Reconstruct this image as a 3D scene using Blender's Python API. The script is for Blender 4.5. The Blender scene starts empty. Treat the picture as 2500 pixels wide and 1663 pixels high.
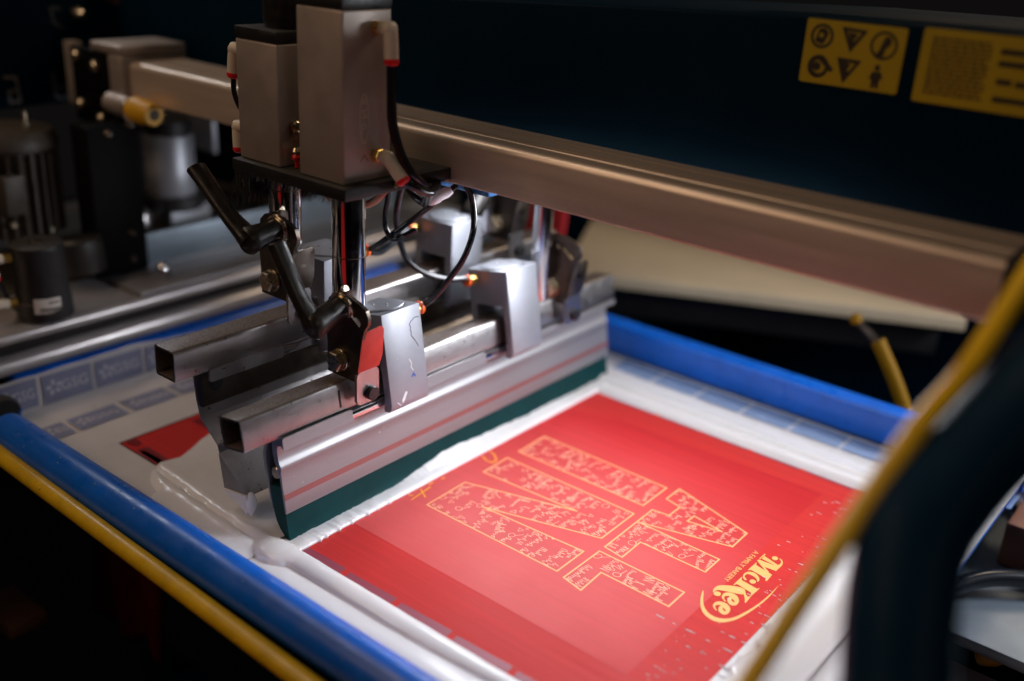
import bpy, bmesh, math, random
from mathutils import Vector, Matrix
from mathutils.geometry import tessellate_polygon

sc = bpy.context.scene
R = math.radians
random.seed(7)

# ---------------------------------------------------------------- camera
cam_d = bpy.data.cameras.new('camera')
cam = bpy.data.objects.new('camera', cam_d)
sc.collection.objects.link(cam)
sc.camera = cam
right = Vector((0.77732565, 0.6266948, 0.05494045))
down = Vector((0.28050035, -0.26709676, -0.92194299))
fwd = Vector((-0.56310246, 0.73206075, -0.38340927))
m = Matrix((right, -down, -fwd)).transposed().to_4x4()
m.translation = Vector((0.52207806, -0.42878705, 0.45787929))
cam.matrix_world = m
cam_d.sensor_width = 36
cam_d.sensor_fit = 'HORIZONTAL'
cam_d.lens = 36.084
cam_d.clip_start = 0.01
cam_d.clip_end = 50
cam_d.dof.use_dof = True
cam_d.dof.focus_distance = 0.795
cam_d.dof.aperture_fstop = 1.8
cam_d.dof.aperture_blades = 9

# ---------------------------------------------------------------- world and lamps
w = bpy.data.worlds.new('World')
sc.world = w
w.use_nodes = True
bg = w.node_tree.nodes['Background']
bg.inputs[0].default_value = (0.55, 0.50, 0.48, 1)
bg.inputs[1].default_value = 0.008
sc.view_settings.view_transform = 'Standard'
sc.view_settings.look = 'None'
sc.view_settings.exposure = 0
sc.view_settings.gamma = 1


def area(name, loc, target, sx, sy, power, color, spread=180):
    d = bpy.data.lights.new(name, 'AREA')
    d.shape = 'RECTANGLE'
    d.size = sx
    d.size_y = sy
    d.energy = power
    d.color = color
    d.spread = R(spread)
    o = bpy.data.objects.new(name, d)
    sc.collection.objects.link(o)
    o.location = loc
    o.rotation_euler = (Vector(target) - Vector(loc)).to_track_quat('-Z', 'Y').to_euler()
    return o


def spot(name, loc, target, ang, blend, size, power, color):
    d = bpy.data.lights.new(name, 'SPOT')
    d.spot_size = R(ang)
    d.spot_blend = blend
    d.shadow_soft_size = size
    d.energy = power
    d.color = color
    o = bpy.data.objects.new(name, d)
    sc.collection.objects.link(o)
    o.location = loc
    o.rotation_euler = (Vector(target) - Vector(loc)).to_track_quat('-Z', 'Y').to_euler()
    return o


area('led_strip_light', (0.09, 0.295, 0.258), (0.07, -0.14, 0.0), 0.38, 0.05, 2.5, (0.90, 0.93, 1.0))
area('far_tube_fill', (0.09, 0.318, 0.258), (0.10, 0.60, 0.0), 0.38, 0.02, 0.35, (0.90, 0.93, 1.0), 130)  # extra fill added to brighten the far blue tube
area('screen_fill', (0.86, 0.74, 0.41), (0.10, 0.12, 0.0), 0.22, 0.16, 4.0, (0.90, 0.93, 1.0), 110)  # unseen fill added to even the light across the screen
area('shop_light', (-0.55, -1.3, 1.3), (0.0, 0.2, 0.15), 0.9, 0.5, 5.0, (1.0, 0.68, 0.46))
area('beam_edge_fill', (-0.95, -0.35, 1.7), (-0.1, 0.15, 0.1), 1.0, 0.25, 5.0, (1.0, 0.76, 0.56))  # unseen lamp added for the highlight along the beam's top edge
area('left_back_fill', (-1.35, 0.25, 1.03), (-0.1, 0.0, 0.0), 0.22, 0.16, 0.8, (0.88, 0.93, 1.0), 120)  # unseen cool lamp added for the bright streak on the near blue tube
area('right_fill', (1.9, -0.5, 1.3), (0.1, 0.15, 0.15), 0.5, 0.3, 2.0, (1.0, 0.84, 0.70))  # unseen fill added to lift the right faces of the cylinders
area('pallet_fill', (0.25, 1.5, 1.4), (0.0, 0.75, 0.0), 0.8, 0.4, 7.0, (1.0, 0.78, 0.55))  # unseen warm fill added to brighten the beige pallet and red cloth

# ---------------------------------------------------------------- materials
MATS = {}


def mat(name, col, metal=0.0, rough=0.5, var=0.0, vscale=60, bump=0.0, bscale=400, stretch=None,
        spec=0.5, coat=0.0, specks=None, rvar=0.0, sss=0.0, col2=None, trans=0.0, sheen=0.0):
    if name in MATS:
        return MATS[name]
    mt = bpy.data.materials.new(name)
    mt.use_nodes = True
    nt = mt.node_tree
    N, L = nt.nodes, nt.links
    b = N['Principled BSDF']
    b.inputs['Base Color'].default_value = (*col, 1)
    b.inputs['Metallic'].default_value = metal
    b.inputs['Roughness'].default_value = rough
    b.inputs['Specular IOR Level'].default_value = spec
    b.inputs['Coat Weight'].default_value = coat
    b.inputs['Coat Roughness'].default_value = 0.15
    if trans:
        b.inputs['Transmission Weight'].default_value = trans
    if sss:
        b.inputs['Subsurface Weight'].default_value = sss
        b.inputs['Subsurface Radius'].default_value = (0.004, 0.003, 0.0025)
        b.inputs['Subsurface Scale'].default_value = 1.0
    tc = N.new('ShaderNodeTexCoord')
    mp = N.new('ShaderNodeMapping')
    mp.inputs['Scale'].default_value = stretch or (1, 1, 1)
    L.new(tc.outputs['Object'], mp.inputs['Vector'])
    colsock = None
    if var or col2:
        nz = N.new('ShaderNodeTexNoise')
        nz.inputs['Scale'].default_value = vscale
        nz.inputs['Detail'].default_value = 6
        nz.inputs['Roughness'].default_value = 0.65
        L.new(mp.outputs[0], nz.inputs['Vector'])
        cr = N.new('ShaderNodeValToRGB')
        cr.color_ramp.elements[0].position = 0.32
        cr.color_ramp.elements[1].position = 0.68
        c2 = col2 or tuple(min(1, c * (1 + var)) for c in col)
        c1 = col if col2 else tuple(c * (1 - var) for c in col)
        cr.color_ramp.elements[0].color = (*c1, 1)
        cr.color_ramp.elements[1].color = (*c2, 1)
        L.new(nz.outputs['Fac'], cr.inputs[0])
        colsock = cr.outputs[0]
    if specks:
        scol, sscale, thr = specks
        nz2 = N.new('ShaderNodeTexNoise')
        nz2.inputs['Scale'].default_value = sscale
        nz2.inputs['Detail'].default_value = 3
        L.new(tc.outputs['Object'], nz2.inputs['Vector'])
        cr2 = N.new('ShaderNodeValToRGB')
        cr2.color_ramp.elements[0].position = thr
        cr2.color_ramp.elements[0].color = (0, 0, 0, 1)
        cr2.color_ramp.elements[1].position = min(1, thr + 0.05)
        cr2.color_ramp.elements[1].color = (1, 1, 1, 1)
        L.new(nz2.outputs['Fac'], cr2.inputs[0])
        mx = N.new('ShaderNodeMix')
        mx.data_type = 'RGBA'
        L.new(cr2.outputs[0], mx.inputs[0])
        if colsock:
            L.new(colsock, mx.inputs[6])
        else:
            mx.inputs[6].default_value = (*col, 1)
        mx.inputs[7].default_value = (*scol, 1)
        colsock = mx.outputs[2]
        if metal > 0.5:
            mm = N.new('ShaderNodeMath')
            mm.operation = 'MULTIPLY_ADD'
            mm.inputs[1].default_value = -0.8
            mm.inputs[2].default_value = metal
            L.new(cr2.outputs[0], mm.inputs[0])
            L.new(mm.outputs[0], b.inputs['Metallic'])
    if colsock:
        L.new(colsock, b.inputs['Base Color'])
    if rvar:
        nz3 = N.new('ShaderNodeTexNoise')
        nz3.inputs['Scale'].default_value = vscale * 2.3
        nz3.inputs['Detail'].default_value = 5
        L.new(mp.outputs[0], nz3.inputs['Vector'])
        mr = N.new('ShaderNodeMapRange')
        mr.inputs[1].default_value = 0.3
        mr.inputs[2].default_value = 0.7
        mr.inputs[3].default_value = max(0.02, rough - rvar)
        mr.inputs[4].default_value = min(1, rough + rvar)
        L.new(nz3.outputs['Fac'], mr.inputs[0])
        L.new(mr.outputs[0], b.inputs['Roughness'])
    if bump:
        nz4 = N.new('ShaderNodeTexNoise')
        nz4.inputs['Scale'].default_value = bscale
        nz4.inputs['Detail'].default_value = 4
        L.new(mp.outputs[0], nz4.inputs['Vector'])
        bp = N.new('ShaderNodeBump')
        bp.inputs['Strength'].default_value = bump
        bp.inputs['Distance'].default_value = 0.0006
        L.new(nz4.outputs['Fac'], bp.inputs['Height'])
        L.new(bp.outputs[0], b.inputs['Normal'])
    MATS[name] = mt
    return mt


ALU = mat('satin_aluminium', (0.27, 0.262, 0.272), 0.65, 0.44, 0.06, 40, 0.08, 900, (1, 0.04, 1), rvar=0.05, specks=((0.75, 0.75, 0.75), 260, 0.74))
ALUX = mat('beam_aluminium', (0.68, 0.555, 0.45), 0.6, 0.40, 0.10, 90, 0.10, 700, (0.04, 1, 1), rvar=0.06)
ALUD = mat('cast_aluminium', (0.31, 0.32, 0.355), 0.6, 0.44, 0.05, 50, 0.06, 900, rvar=0.05, specks=((0.8, 0.8, 0.8), 300, 0.715))
CYL = mat('anodised_cylinder', (0.40, 0.34, 0.30), 0.6, 0.50, 0.08, 25, 0.08, 900, rvar=0.06, specks=((0.15, 0.13, 0.1), 300, 0.73))
STEEL = mat('oily_steel', (0.42, 0.40, 0.40), 1, 0.32, 0.06, 90, 0, rvar=0.05)
STEELD = mat('dark_plate_steel', (0.12, 0.098, 0.08), 1, 0.36, 0.25, 60, 0.1, 500, rvar=0.1)
CHROME = mat('chrome', (0.78, 0.77, 0.80), 1, 0.10, rvar=0.03, vscale=80)
ZINC = mat('zinc_bolt', (0.55, 0.47, 0.34), 1, 0.30, 0.15, 200, rvar=0.1)
BRASS = mat('brass', (0.72, 0.48, 0.14), 1, 0.28)
BLACK = mat('black_paint', (0.010, 0.010, 0.011), 0, 0.42, rvar=0.1, bump=0.1, bscale=300)
LEVER = mat('worn_black_lever', (0.010, 0.008, 0.006), 0, 0.40, 0.5, 70, 0.25, 350, rvar=0.12, spec=0.4, specks=((0.05, 0.038, 0.026), 190, 0.73))
HOSE = mat('black_hose', (0.008, 0.010, 0.014), 0, 0.22)
WHITEP = mat('ivory_plastic', (0.62, 0.55, 0.44), 0, 0.38)
PINKH = mat('tan_hose', (0.50, 0.24, 0.16), 0, 0.32)
REDP = mat('red_plastic', (0.70, 0.01, 0.015), 0, 0.35)
ORANGE = mat('orange_plastic', (0.85, 0.13, 0.02), 0, 0.35)
REDPAINT = mat('red_painted_steel', (0.50, 0.035, 0.025), 0, 0.40, 0.12, 90, specks=((0.12, 0.05, 0.04), 420, 0.68), bump=0.15)
RUBBER = mat('teal_rubber', (0.001, 0.032, 0.034), 0, 0.42, 0.2, 30, spec=0.1)
BLUE = mat('blue_enamel', (0.003, 0.115, 0.58), 0, 0.33, 0.14, 30, 0.06, 200, rvar=0.08, specks=((0.01, 0.18, 0.5), 240, 0.735))
YELLOW = mat('yellow_enamel', (0.66, 0.41, 0.008), 0, 0.34, 0.18, 40, 0.1, 150, rvar=0.1)
NAVY = mat('navy_enamel', (0.0004, 0.0095, 0.021), 0, 0.55, 0.15, 8, rvar=0.06, spec=0.03, specks=((0.008, 0.02, 0.028), 240, 0.735))
TAPE = mat('white_tape', (0.60, 0.585, 0.595), 0, 0.36, 0.06, 22, 0.12, 60, rvar=0.1)
TAPEP = mat('tape_print', (0.22, 0.24, 0.37), 0, 0.38, 0.10, 30, 0.1, 60)
TAPET = mat('tape_lettering', (0.58, 0.57, 0.60), 0, 0.4)
TAPEF = mat('tape_print_smeared', (0.21, 0.29, 0.46), 0, 0.38, 0.15, 60)
SCREWD = mat('blackened_screw', (0.05, 0.048, 0.05), 0.8, 0.35)
YDARK = mat('dark_yellow_paint', (0.20, 0.10, 0.002), 0, 0.5, spec=.1)
YSTRIP = mat('yellow_strip', (0.92, 0.55, 0.006), 0, 0.4, 0.1, 30)
INK = mat('white_ink', (0.74, 0.73, 0.745), 0, 0.22, sss=0.15, rvar=0.05)
EMUL = mat('red_emulsion', (0.53, 0.032, 0.030), 0, 0.5, 0.09, 150, 0.10, 500, (0.03, 1, 1), rvar=0.06, spec=0.13)
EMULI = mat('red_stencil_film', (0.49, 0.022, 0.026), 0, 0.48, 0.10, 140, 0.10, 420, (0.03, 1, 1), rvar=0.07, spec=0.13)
EMULD = mat('tape_print_through_red', (0.27, 0.04, 0.07), 0, 0.42)  # printed tape showing through the red emulsion
EMULB = mat('maroon_emulsion', (0.20, 0.004, 0.006), 0, 0.45)
PRINT = mat('stencil_opening', (0.95, 0.42, 0.17), 0, 0.5)
SIGN = mat('stencil_signature', (0.95, 0.52, 0.36), 0, 0.5)
LOGO = mat('stencil_logo_opening', (0.84, 0.42, 0.13), 0, 0.5, 0.06, 160)
OPEN = mat('open_mesh_yellow', (0.85, 0.30, 0.02), 0, 0.5)
SALMON = mat('salmon_stripe', (0.26, 0.09, 0.085), 0.4, 0.4)
BEIGE = mat('beige_pallet_board', (0.46, 0.37, 0.25), 0, 0.55, 0.07, 8, 0.05, 200)
LABELY = mat('yellow_label', (0.39, 0.275, 0.003), 0, 0.45, 0.06, 30)
LABELK = mat('label_print', (0.020, 0.014, 0.006), 0, 0.5)
LABELT = mat('label_small_print', (0.085, 0.05, 0.008), 0, 0.5)
PAPER = mat('paper_label', (0.55, 0.50, 0.45), 0, 0.6)
GREYM = mat('grey_motor_paint', (0.055, 0.045, 0.035), 0.2, 0.5, 0.25, 30)
PALEM = mat('pale_painted_metal', (0.30, 0.31, 0.34), 0.5, 0.42, 0.08, 12, rvar=0.05)
SLATE = mat('slate_painted_metal', (0.17, 0.21, 0.25), 0.4, 0.42, 0.12, 12, rvar=0.06)
REDCLOTH = mat('red_cloth', (0.34, 0.004, 0.006), 0, 0.85, 0.2, 20, 0.3, 300)
PEACH = mat('peach_pallet_edge', (0.75, 0.32, 0.18), 0, 0.5)
FLOOR = mat('dark_floor', (0.002, 0.002, 0.0025), 0, 0.9, 0.25, 3, spec=0.05)
DEEP = mat('matte_black_steel', (0.0025, 0.0025, 0.003), 0, 0.6, spec=0.08)
BROWNW = mat('brown_rail', (0.18, 0.075, 0.04), 0, 0.5, 0.1, 12)
BLUEINK = mat('blue_ink_mark', (0.01, 0.06, 0.35), 0, 0.4)
BRISTLE = mat('brush_bristle', (0.03, 0.028, 0.027), 0, 0.5)




def painted_sheen(mt, cx, cy, rad, sheen_col, amount):
    """soft pink light sheen painted into the middle of the film colour"""
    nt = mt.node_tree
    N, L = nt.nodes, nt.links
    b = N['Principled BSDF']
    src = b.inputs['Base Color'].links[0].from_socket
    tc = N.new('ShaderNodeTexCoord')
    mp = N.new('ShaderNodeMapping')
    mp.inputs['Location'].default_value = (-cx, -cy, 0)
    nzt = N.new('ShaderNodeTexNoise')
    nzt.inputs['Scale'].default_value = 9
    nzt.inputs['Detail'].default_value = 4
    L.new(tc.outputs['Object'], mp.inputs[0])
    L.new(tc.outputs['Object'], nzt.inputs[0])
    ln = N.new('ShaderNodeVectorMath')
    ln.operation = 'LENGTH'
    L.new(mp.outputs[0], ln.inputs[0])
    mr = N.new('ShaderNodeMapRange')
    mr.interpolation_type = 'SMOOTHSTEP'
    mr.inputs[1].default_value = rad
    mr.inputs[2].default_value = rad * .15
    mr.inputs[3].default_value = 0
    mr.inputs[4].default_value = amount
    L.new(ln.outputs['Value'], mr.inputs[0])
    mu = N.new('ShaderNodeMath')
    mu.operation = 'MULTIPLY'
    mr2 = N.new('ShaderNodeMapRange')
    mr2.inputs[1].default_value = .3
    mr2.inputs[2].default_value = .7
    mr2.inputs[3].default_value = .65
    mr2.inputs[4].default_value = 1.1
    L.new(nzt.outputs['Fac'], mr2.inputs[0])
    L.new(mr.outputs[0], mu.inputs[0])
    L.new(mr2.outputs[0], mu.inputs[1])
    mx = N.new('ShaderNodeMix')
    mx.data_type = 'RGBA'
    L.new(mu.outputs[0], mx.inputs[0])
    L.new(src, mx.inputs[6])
    mx.inputs[7].default_value = (*sheen_col, 1)
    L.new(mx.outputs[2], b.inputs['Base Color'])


def top_dust(mt, col, amount, thr=.75):
    """dust and dried spray that settled on upward faces"""
    nt = mt.node_tree
    N, L = nt.nodes, nt.links
    b = N['Principled BSDF']
    g = N.new('ShaderNodeNewGeometry')
    sp = N.new('ShaderNodeSeparateXYZ')
    L.new(g.outputs['True Normal'], sp.inputs[0])
    mr = N.new('ShaderNodeMapRange')
    mr.inputs[1].default_value = thr
    mr.inputs[2].default_value = thr + .15
    mr.inputs[3].default_value = 0
    mr.inputs[4].default_value = amount
    L.new(sp.outputs['Z'], mr.inputs[0])
    tc = N.new('ShaderNodeTexCoord')
    nzt = N.new('ShaderNodeTexNoise')
    nzt.inputs['Scale'].default_value = 900
    nzt.inputs['Detail'].default_value = 4
    L.new(tc.outputs['Object'], nzt.inputs[0])
    m2 = N.new('ShaderNodeMapRange')
    m2.inputs[1].default_value = .35
    m2.inputs[2].default_value = .6
    m2.inputs[3].default_value = .6
    m2.inputs[4].default_value = 1
    L.new(nzt.outputs['Fac'], m2.inputs[0])
    mu = N.new('ShaderNodeMath')
    mu.operation = 'MULTIPLY'
    L.new(mr.outputs[0], mu.inputs[0])
    L.new(m2.outputs[0], mu.inputs[1])
    d = N.new('ShaderNodeBsdfPrincipled')
    d.inputs['Base Color'].default_value = (*col, 1)
    d.inputs['Roughness'].default_value = .6
    ms = N.new('ShaderNodeMixShader')
    L.new(mu.outputs[0], ms.inputs[0])
    L.new(b.outputs[0], ms.inputs[1])
    L.new(d.outputs[0], ms.inputs[2])
    L.new(ms.outputs[0], N['Material Output'].inputs['Surface'])


top_dust(STEEL, (.105, .075, .058), .9)
top_dust(ALUX, (.26, .20, .15), .7)
top_dust(BLACK, (.030, .026, .022), .8)
painted_sheen(EMULI, .115, .12, .27, (.80, .20, .19), .5)  # pink light sheen painted into the stencil film colour

# ---------------------------------------------------------------- mesh helpers (millimetres in, metres out)
class MB:
    def __init__(self, M=None):
        self.bm = bmesh.new()
        self.M = M

    def _done(self, verts):
        if self.M is not None:
            for v in verts:
                v.co = self.M @ v.co
        return self

    def box(self, x0, x1, y0, y1, z0, z1, bev=0.6, seg=2):
        r = bmesh.ops.create_cube(self.bm, size=1)
        vs = r['verts']
        for v in vs:
            v.co = Vector((x0 + (v.co.x + .5) * (x1 - x0), y0 + (v.co.y + .5) * (y1 - y0), z0 + (v.co.z + .5) * (z1 - z0)))
        if bev:
            es = list({e for v in vs for e in v.link_edges})
            rr = bmesh.ops.bevel(self.bm, geom=es, offset=bev, segments=seg, profile=.5, affect='EDGES')
            vs = rr['verts']
            vs = list({v for f in rr['faces'] for v in f.verts} | {v for v in vs if v.is_valid})
            # every vertex of the connected island
            seen = set(vs)
            stack = list(vs)
            while stack:
                v = stack.pop()
                for e in v.link_edges:
                    o = e.other_vert(v)
                    if o not in seen:
                        seen.add(o)
                        stack.append(o)
            vs = list(seen)
        return self._done(vs)

    @staticmethod
    def _map(axis, p, a):
        return {'x': Vector((a, p[0], p[1])), 'y': Vector((p[0], a, p[1])), 'z': Vector((p[0], p[1], a))}[axis]

    def prism(self, pts, axis, a0, a1, holes=(), bev=0):
        loops = [list(pts)] + [list(h) for h in holes]
        flat = [p for l in loops for p in l]
        tris = tessellate_polygon([[Vector((p[0], p[1], 0)) for p in l] for l in loops])
        va = [self.bm.verts.new(self._map(axis, p, a0)) for p in flat]
        vb = [self.bm.verts.new(self._map(axis, p, a1)) for p in flat]
        fs = []
        for t in tris:
            try:
                fs.append(self.bm.faces.new([va[i] for i in t]))
                fs.append(self.bm.faces.new([vb[i] for i in reversed(t)]))
            except ValueError:
                pass
        k = 0
        for l in loops:
            n = len(l)
            for i in range(n):
                j = (i + 1) % n
                fs.append(self.bm.faces.new((va[k + i], va[k + j], vb[k + j], vb[k + i])))
            k += n
        bmesh.ops.recalc_face_normals(self.bm, faces=fs)
        return self._done(va + vb)

    def flat(self, pts, axis, a, holes=()):
        loops = [list(pts)] + [list(h) for h in holes]
        flat = [p for l in loops for p in l]
        tris = tessellate_polygon([[Vector((p[0], p[1], 0)) for p in l] for l in loops])
        va = [self.bm.verts.new(self._map(axis, p, a)) for p in flat]
        for t in tris:
            try:
                self.bm.faces.new([va[i] for i in t])
            except ValueError:
                pass
        return self._done(va)

    def lathe(self, p0, p1, prof, n=28):
        """prof: (t along p0->p1 in 0..1, radius) rings"""
        p0, p1 = Vector(p0), Vector(p1)
        d = (p1 - p0)
        q = d.to_track_quat('Z', 'Y').to_matrix()
        rings = []
        for t, r in prof:
            c = p0 + d * t
            rings.append([self.bm.verts.new(c + q @ Vector((r * math.cos(2 * math.pi * i / n), r * math.sin(2 * math.pi * i / n), 0))) for i in range(n)])
        fs = []
        for a, b in zip(rings, rings[1:]):
            for i in range(n):
                j = (i + 1) % n
                fs.append(self.bm.faces.new((a[i], a[j], b[j], b[i])))
        fs.append(self.bm.faces.new(list(reversed(rings[0]))))
        fs.append(self.bm.faces.new(rings[-1]))
        return self._done([v for r in rings for v in r])

    def cyl(self, p0, p1, r, n=28, ch=0.5, r2=None):
        L = (Vector(p1) - Vector(p0)).length
        r2 = r if r2 is None else r2
        e = min(ch / L, 0.3)
        return self.lathe(p0, p1, [(0, max(r - ch, .01)), (e, r), (1 - e, r2), (1, max(r2 - ch, .01))], n)

    def tube(self, path, r, n=12, taper=None, smooth=6, squash=None):
        P = [Vector(p) for p in path]
        if smooth and len(P) > 2:
            Q = []
            for i in range(len(P) - 1):
                p0 = P[max(i - 1, 0)]
                p1, p2 = P[i], P[i + 1]
                p3 = P[min(i + 2, len(P) - 1)]
                for j in range(smooth):
                    t = j / smooth
                    Q.append(.5 * ((2 * p1) + (p2 - p0) * t + (2 * p0 - 5 * p1 + 4 * p2 - p3) * t * t + (3 * p1 - p0 - 3 * p2 + p3) * t ** 3))
            Q.append(P[-1])
            P = Q
        rings = []
        up = Vector((0, 0, 1))
        t0 = (P[1] - P[0]).normalized()
        nrm = t0.cross(up)
        if nrm.length < .1:
            nrm = t0.cross(Vector((1, 0, 0)))
        nrm.normalize()
        for i, p in enumerate(P):
            t = (P[min(i + 1, len(P) - 1)] - P[max(i - 1, 0)]).normalized()
            nrm = (nrm - t * nrm.dot(t)).normalized()
            bn = t.cross(nrm)
            rr = r if taper is None else r * taper(i / (len(P) - 1))
            s = squash or 1
            rings.append([self.bm.verts.new(p + nrm * rr * math.cos(2 * math.pi * k / n) + bn * rr * s * math.sin(2 * math.pi * k / n)) for k in range(n)])
        for a, b in zip(rings, rings[1:]):
            for k in range(n):
                l = (k + 1) % n
                self.bm.faces.new((a[k], a[l], b[l], b[k]))
        self.bm.faces.new(list(reversed(rings[0])))
        self.bm.faces.new(rings[-1])
        return self._done([v for q in rings for v in q])

    def ribbon(self, pts, wd, z, closed=False):
        P = [Vector((p[0], p[1])) for p in pts]
        if closed:
            P.append(P[0])
        for i in range(len(P) - 1):
            a, b = P[i], P[i + 1]
            d = b - a
            if d.length < 1e-6:
                continue
            d.normalize()
            nn = Vector((-d.y, d.x)) * wd / 2
            e = d * wd * .45
            zz = z + (i % 9) * 0.003
            q = [a - e + nn, a - e - nn, b + e - nn, b + e + nn]
            vs = [self.bm.verts.new((v.x, v.y, zz)) for v in q]
            self.bm.faces.new(vs)
            self._done(vs)
        return self

    def build(self, name, mt, parent=None, angle=35):
        bm = self.bm
        for v in bm.verts:
            v.co *= 0.001
        me = bpy.data.meshes.new(name)
        bm.normal_update()
        bm.to_mesh(me)
        bm.free()
        me.materials.append(mt)
        for p in me.polygons:
            p.use_smooth = True
        me.set_sharp_from_angle(angle=R(angle))
        o = bpy.data.objects.new(name, me)
        sc.collection.objects.link(o)
        if parent is not None:
            o.parent = parent
            wl = Vector((0, 0, 0))
            q = parent
            while q is not None:
                wl += q.location
                q = q.parent
            o.location = -wl
        return o


def tag(o, label=None, cat=None, group=None, kind=None):
    if label:
        o['label'] = label
    if cat:
        o['category'] = cat
    if group:
        o['group'] = group
    if kind:
        o['kind'] = kind
    return o


def thing(name, loc, label, cat, group=None):
    o = bpy.data.objects.new(name, None)
    sc.collection.objects.link(o)
    o.location = Vector(loc) * 0.001
    o.empty_display_size = 0.01
    return tag(o, label, cat, group)


def dup(o, parent=None):
    c = o.copy()
    sc.collection.objects.link(c)
    if parent is not None:
        c.parent = parent
    for ch in list(o.children):
        dup(ch, c)
    return c


def text_flat(mb, body, size, M, width=None, z=0.0, bold=0.0):
    cu = bpy.data.curves.new('t', 'FONT')
    cu.body = body
    cu.size = size
    cu.offset = bold
    cu.resolution_u = 3
    ob = bpy.data.objects.new('t', cu)
    sc.collection.objects.link(ob)
    bpy.context.view_layer.update()
    me = bpy.data.meshes.new_from_object(ob.evaluated_get(bpy.context.evaluated_depsgraph_get()))
    xs = [v.co.x for v in me.vertices]
    x0, x1 = min(xs), max(xs)
    k = 1 if width is None else width / (x1 - x0)
    vs = [mb.bm.verts.new(M @ Vector(((v.co.x - x0) * k, v.co.y, z))) for v in me.vertices]
    for p in me.polygons:
        try:
            mb.bm.faces.new([vs[i] for i in p.vertices])
        except ValueError:
            pass
    bpy.data.objects.remove(ob)
    bpy.data.meshes.remove(me)
    bpy.data.curves.remove(cu)
    mb._done(vs)


def axes(o, ex, ey, ez):
    M = Matrix((Vector(ex), Vector(ey), Vector(ez))).transposed().to_4x4()
    M.translation = Vector(o)
    return M


def rrect(x0, x1, y0, y1, r, n=4):
    o = []
    for cx, cy, a in ((x1 - r, y1 - r, 0), (x0 + r, y1 - r, 90), (x0 + r, y0 + r, 180), (x1 - r, y0 + r, 270)):
        for i in range(n + 1):
            t = R(a + 90 * i / n)
            o.append((cx + r * math.cos(t), cy + r * math.sin(t)))
    return o


def circ(cx, cy, r, n=20, ry=None):
    return [(cx + r * math.cos(2 * math.pi * i / n), cy + (ry or r) * math.sin(2 * math.pi * i / n)) for i in range(n)]

# ================================================================ setting
mb = MB(); mb.box(-4000, 4000, -4000, 4000, -905, -900, 0)
tag(mb.build('floor', FLOOR), kind='structure')

# ================================================================ printing screen
scr = thing('printing_screen', (0, 200, 0), 'blue tube framed printing screen with red stencil and white taped edges', 'printing screen')


def frame_tube(p0, p1):
    b = MB()
    L = (Vector(p1) - Vector(p0)).length
    e = 5 / L
    b.lathe(p0, p1, [(0, 10), (e * .5, 14.5), (e, 16.3), (e * 1.5, 16.6), (1 - e, 16.6), (1, 13)], 40)
    return b.build('frame_tube', BLUE, scr)


frame_tube((-311, -68, 15.5), (394, -68, 15.5))
b = MB(); b.prism(rrect(500.6, 527, -.2, 35, 5, 5), 'x', -330, 396)
b.build('frame_tube', BLUE, scr)
frame_tube((-378, -30, 15.5), (-378, 480, 15.5))
frame_tube((379, -50, 15.5), (379, 490, 15.5))

# red emulsion on the mesh
mb = MB(); mb.flat([(-244, 1.5), (306, 1.5), (306, 401), (-244, 401)], 'z', 0.0)
mb.build('red_emulsion', EMUL, scr)
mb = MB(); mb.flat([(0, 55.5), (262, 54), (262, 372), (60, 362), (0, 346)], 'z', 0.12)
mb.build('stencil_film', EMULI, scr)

# tape: one strip per side, the rear one folded up against the rear tube
def sheet(name, x0, x1, y0, y1, step, func, mt, parent, kind=None):
    b = MB()
    nx, ny = int((x1 - x0) / step), int((y1 - y0) / step)
    V = {}
    for i in range(nx + 1):
        for j in range(ny + 1):
            x, y = x0 + i * step, y0 + j * step
            h = func(x, y)
            if h is not None:
                V[i, j] = b.bm.verts.new((x, y, h))
    for i in range(nx):
        for j in range(ny):
            q = [V.get(k) for k in ((i, j), (i + 1, j), (i + 1, j + 1), (i, j + 1))]
            if None not in q:
                b.bm.faces.new(q)
            else:
                q = [v for v in q if v]
                if len(q) == 3:
                    b.bm.faces.new(q)
    for v in [v for v in b.bm.verts if not v.link_faces]:
        b.bm.verts.remove(v)
    o = b.build(name, mt, parent, 60)
    if kind:
        o['kind'] = kind
    return o


def nz(x, y, s, seed=0):
    from mathutils import noise
    return noise.noise(Vector((x / s + seed * 17.3, y / s - seed * 5.1, seed * 3.7)))


def tape_left(x, y):
    t = max(0, (-y - 36) / 16)
    return -0.25 + 9 * t * t + 0.25 * nz(x, y, 40, 1)


def tape_far(x, y):
    return -0.25 + 0.2 * nz(x, y, 40, 2)


def wrap(x):
    if x <= 362.4:
        t = max(0, (x - 345) / 17.4)
        return 14 * t ** 3
    return 15.5 + math.sqrt(max(0, 17.4 ** 2 - (x - 379) ** 2))


def tape_front(x, y):
    return wrap(x) - 0.25 + 0.25 * nz(x, y, 40, 3)


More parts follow.
